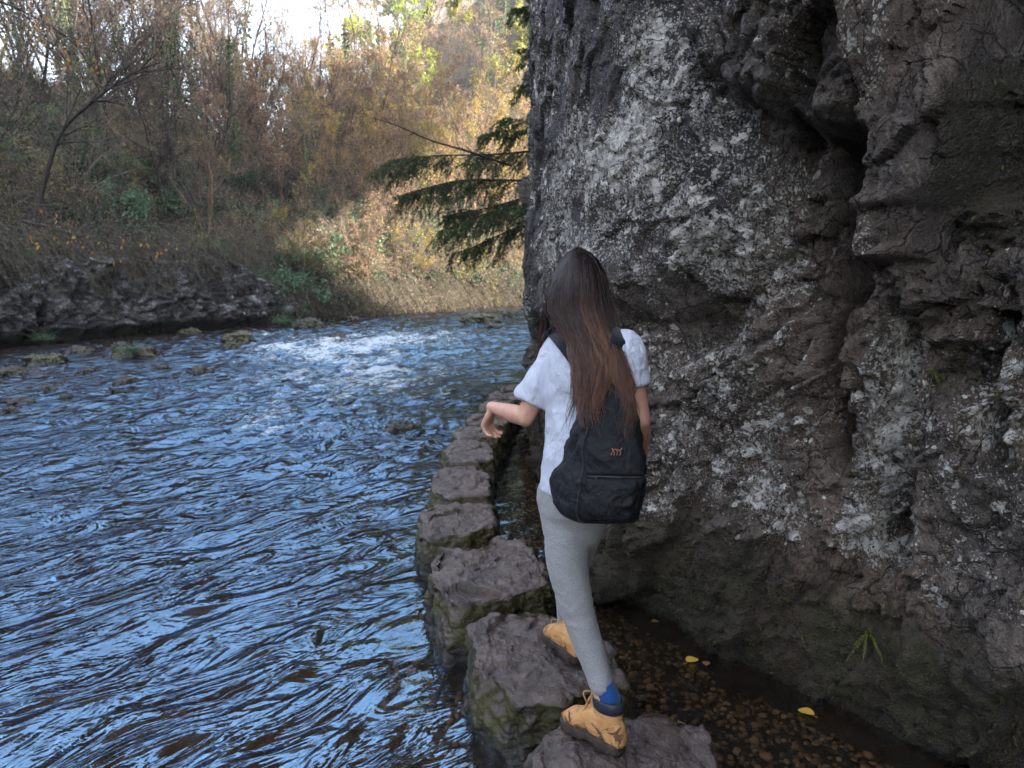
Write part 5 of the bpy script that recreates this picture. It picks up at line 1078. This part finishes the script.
    for st in ([(611, 455), (612.5, 452), (613, 449.5), (611.5, 448.2)], [(612.6, 450.4), (615, 449.4), (618, 449.8), (620, 451)], [(619.6, 450.6), (620.4, 453), (620, 455.6)], [(616.4, 450.2), (617.6, 452.6), (616.6, 455.2)], [(613.6, 451), (614.4, 453.2), (613.8, 455.4)], [(620, 450.4), (621.6, 449), (621.8, 447.6)]):
        tubes(catmull(A3([onbag(*p) for p in st]), 4)[None], np.full((1, (len(st) - 1) * 4 + 1), .0014), 6, gm)
    m_ = gm.build('embroidered_mark', simple('copper_thread', (.30, .115, .07), .7)); parent_keep(m_, root)
backpack()
# ------------------------------------------------------------------ plants on the cliff, leaves in the channel
def cliff_extras():
    from mathutils.bvhtree import BVHTree
    co_ = bpy.data.objects['cliff']; me = co_.data; n = len(me.vertices); V = np.empty(n * 3, np.float32); me.vertices.foreach_get('co', V); V = V.reshape(-1, 3); NN = np.empty(n * 3, np.float32); me.vertices.foreach_get('normal', NN); NN = NN.reshape(-1, 3)
    mo = np.empty(n, np.float32); me.attributes['moss'].data.foreach_get('value', mo); r = np.random.default_rng(31)
    cand = np.where((V[:, 1] > .8) & (V[:, 1] < 8) & (V[:, 2] > .03) & (V[:, 2] < 3.6) & (mo + .9 * perlin(V * 3.0, 7) + .5 * perlin(V * 11., 8) > .62))[0]
    k = r.choice(cand, min(34000, len(cand)), replace=False); C = V[k]; D = NN[k] * .6 + r.normal(size=(len(k), 3)) * .6 + [0, 0, -.35]; g_ = Geo()
    leafcards(C - NN[k] * .002, D, r.uniform(.008, .024, len(k)), r.uniform(.004, .009, len(k)), r, g_)
    tag(g_.build('moss', foliage('moss_fronds', [(.022, .022, .007), (.045, .045, .012), (.07, .055, .022), (.10, .10, .025)], .15, .8, 4)), 'brownish green moss and trailing roots on the foot of the cliff', 'moss', kind='stuff')
    bvh = BVHTree.FromObject(co_, bpy.context.evaluated_depsgraph_get())
    def hit(px, py): h = bvh.ray_cast(Vector((0, 0, CAMH)), Vector(ray(px, py)).normalized()); return np.array(h[0]), np.array(h[1])
    M['fern'] = foliage('fern_green', [(.12, .15, .03), (.20, .22, .05), (.27, .27, .07)], .4)
    def fern(px, py, L, nf, lab, seed):
        r = np.random.default_rng(seed); P, N = hit(px, py); N = N * (1 if N @ (-ray(px, py)) > 0 else -1); root = empty('fern', tuple(P)); tag(root, lab, 'fern')
        for q in range(nf):
            a = q / nf * 2 * math.pi + r.uniform(-.3, .3); side = nrm(np.cross(N, [0, 0, 1.])); D = nrm(N * .55 + side * math.cos(a) * .9 + A3([0, 0, 1.]) * (math.sin(a) * .8 + .35)); l = L * r.uniform(.6, 1.1); m = 24; t = np.linspace(0, 1, m)[:, None]
            ax = D * l * t + A3([0, 0, -1.]) * l * .45 * t ** 2; g_ = Geo(); tubes(ax[None], np.linspace(.0016, .0005, m)[None], 4, g_, v=.5)
            T = nrm(np.gradient(ax, axis=0)); S = nrm(np.cross(T, N)); w = l * .13 * np.sin(np.clip(t * .92 + .10, 0, 1) * np.pi)
            for s in (-1, 1): leafcards(ax[1:], (S * s + T * .35)[1:], w[1:, 0], l * .036, r, g_)
            g_.build('frond', M['fern'], root)
    fern(868, 632, .15, 6, 'small yellow-green fern growing from the foot of the cliff', 3)
    fern(934, 372, .07, 6, 'tiny fern tucked in a crack half way up the right side of the cliff', 4)
    ml = foliage('fallen_leaf', [(.55, .30, .03), (.62, .40, .05)], .2)
    def leaf(px, py, z, L, lab, rz, mt):
        p = onZ(px, py, z); g_ = Geo(); u = np.linspace(0, 1, 9); w = np.sin(u * np.pi) ** .7 * L * .36; ro = Matrix.Rotation(rz, 3, 'Z'); pts = []
        for s in (-1, 0, 1): pts.append(np.stack([(u - .5) * L, s * w, .12 * L * np.abs(s) * (1 - u) + .10 * L * np.sin(u * 3)], 1))
        g_.add(np.vstack(pts) @ np.array(ro).T, gridfaces(3, 9), v=.5); st = A3([[-.5 * L, 0, 0], [-.7 * L, .05 * L, .05 * L]]) @ np.array(ro).T; tubes(st[None], np.full((1, 2), .0012), 4, g_, v=.1); o = g_.build('fallen_leaf', mt); o.location = p; tag(o, lab, 'leaf')
    leaf(692, 661, .012, .075, 'curled orange-yellow leaf floating alone in the shallow channel', .6, ml); leaf(806, 713, .012, .07, 'yellow leaf lying against the foot of the cliff at lower right', 2.4, ml)
    mb = foliage('brown_leaf', [(.16, .08, .03), (.20, .11, .05)], .1)
    leaf(706, 664, .010, .05, 'dull brown leaf just right of the orange-yellow one', 1.4, mb); leaf(655, 622, .010, .045, 'brown leaf near the far end of the pebbly channel', .2, mb)
cliff_extras()
def tufts():
    r = np.random.default_rng(12)
    for px, py, h, n, lab in ((131, 352, .35, 90, 'tuft of green grass on the hummock rock'), (45, 340, .4, 80, 'pale green tuft at the foot of the dark rock ledge'), (283, 322, .5, 120, 'drooping grass tuft beside the tan rock')):
        p = onZ(px, py, .18); P0 = r.normal(size=(n, 3)) * [.07, .07, .0]; D = r.normal(size=(n, 3)) * [.6, .6, 0] + [0, 0, 1.]; P, S = branches(r, P0, D, r.uniform(.4, 1, n) * h, np.full(n, .006), 6, .08, -.28, .2); g_ = Geo(); tubes(P, S, 3, g_, v=r.random(n)); o = g_.build('grass_tuft', M['leaf_blue']); o.location = p; tag(o, lab, 'grass tuft')
tufts()
# ------------------------------------------------------------------ light, sky, camera
SUN_EL, SUN_AZ = R(27), R(125)          # azimuth measured clockwise from +Y (upstream) : sun over the right-hand wall, a little behind
w = bpy.data.worlds.new("World"); scene.world = w; w.use_nodes = True; nt = w.node_tree
sky = nt.nodes.new('ShaderNodeTexSky'); sky.sky_type = 'NISHITA'; sky.sun_disc = False; sky.sun_elevation = SUN_EL; sky.sun_rotation = SUN_AZ
sky.air_density = 1.0; sky.dust_density = 1.2; sky.ozone_density = 1.0
bg = nt.nodes['Background']; hs = nt.nodes.new('ShaderNodeHueSaturation'); hs.inputs['Saturation'].default_value = .66; nt.links.new(sky.outputs[0], hs.inputs['Color']); nt.links.new(hs.outputs[0], bg.inputs[0]); bg.inputs[1].default_value = .15
sl = bpy.data.lights.new('sun', 'SUN'); sl.energy = 5.0; sl.angle = R(.5); sl.color = (1, .93, .82)
so = bpy.data.objects.new('sun', sl); col.objects.link(so)
dv = Vector((math.sin(SUN_AZ) * math.cos(SUN_EL), math.cos(SUN_AZ) * math.cos(SUN_EL), math.sin(SUN_EL)))
so.rotation_euler = dv.to_track_quat('Z', 'Y').to_euler(); so.location = dv * 60
cam = bpy.data.cameras.new('camera'); co = bpy.data.objects.new('camera', cam); col.objects.link(co)
co.location = (0, 0, CAMH); co.rotation_euler = (R(90) - PITCH, 0, 0)
cam.sensor_width = 36; cam.lens = 36 * FPX / 1024; cam.clip_start = .05; cam.clip_end = 1200
cam.dof.use_dof = True; cam.dof.focus_distance = 2.9; cam.dof.aperture_fstop = 5.0
scene.camera = co
vs = scene.view_settings; vs.view_transform = 'Standard'; vs.look = 'None'; vs.gamma = 1; vs.exposure = 2.85; vs.use_curve_mapping = False
c = scene.cycles; c.max_bounces = 6; c.diffuse_bounces = 3; c.glossy_bounces = 3; c.transparent_max_bounces = 12; c.transmission_bounces = 3
c.caustics_reflective = False; c.caustics_refractive = False; c.use_denoising = True; c.sample_clamp_indirect = 6

def haze():
    me = bpy.data.meshes.new('haze'); import bmesh
    bm = bmesh.new(); bmesh.ops.create_cube(bm, size=1); bm.to_mesh(me); bm.free()
    o = bpy.data.objects.new('haze', me); col.objects.link(o); o.scale = (330, 400, 120); o.location = (0, 90, 57.5)
    m = bpy.data.materials.new('haze'); m.use_nodes = True; t = m.node_tree; t.nodes.clear(); out = t.nodes.new('ShaderNodeOutputMaterial'); v = t.nodes.new('ShaderNodeVolumePrincipled')
    v.inputs['Color'].default_value = (1, .97, .93, 1); v.inputs['Density'].default_value = .0009; v.inputs['Anisotropy'].default_value = .2; t.links.new(v.outputs[0], out.inputs['Volume']); me.materials.append(m)
    tag(o, 'thin pale sunlit haze filling the gorge', 'haze', kind='stuff')
haze()
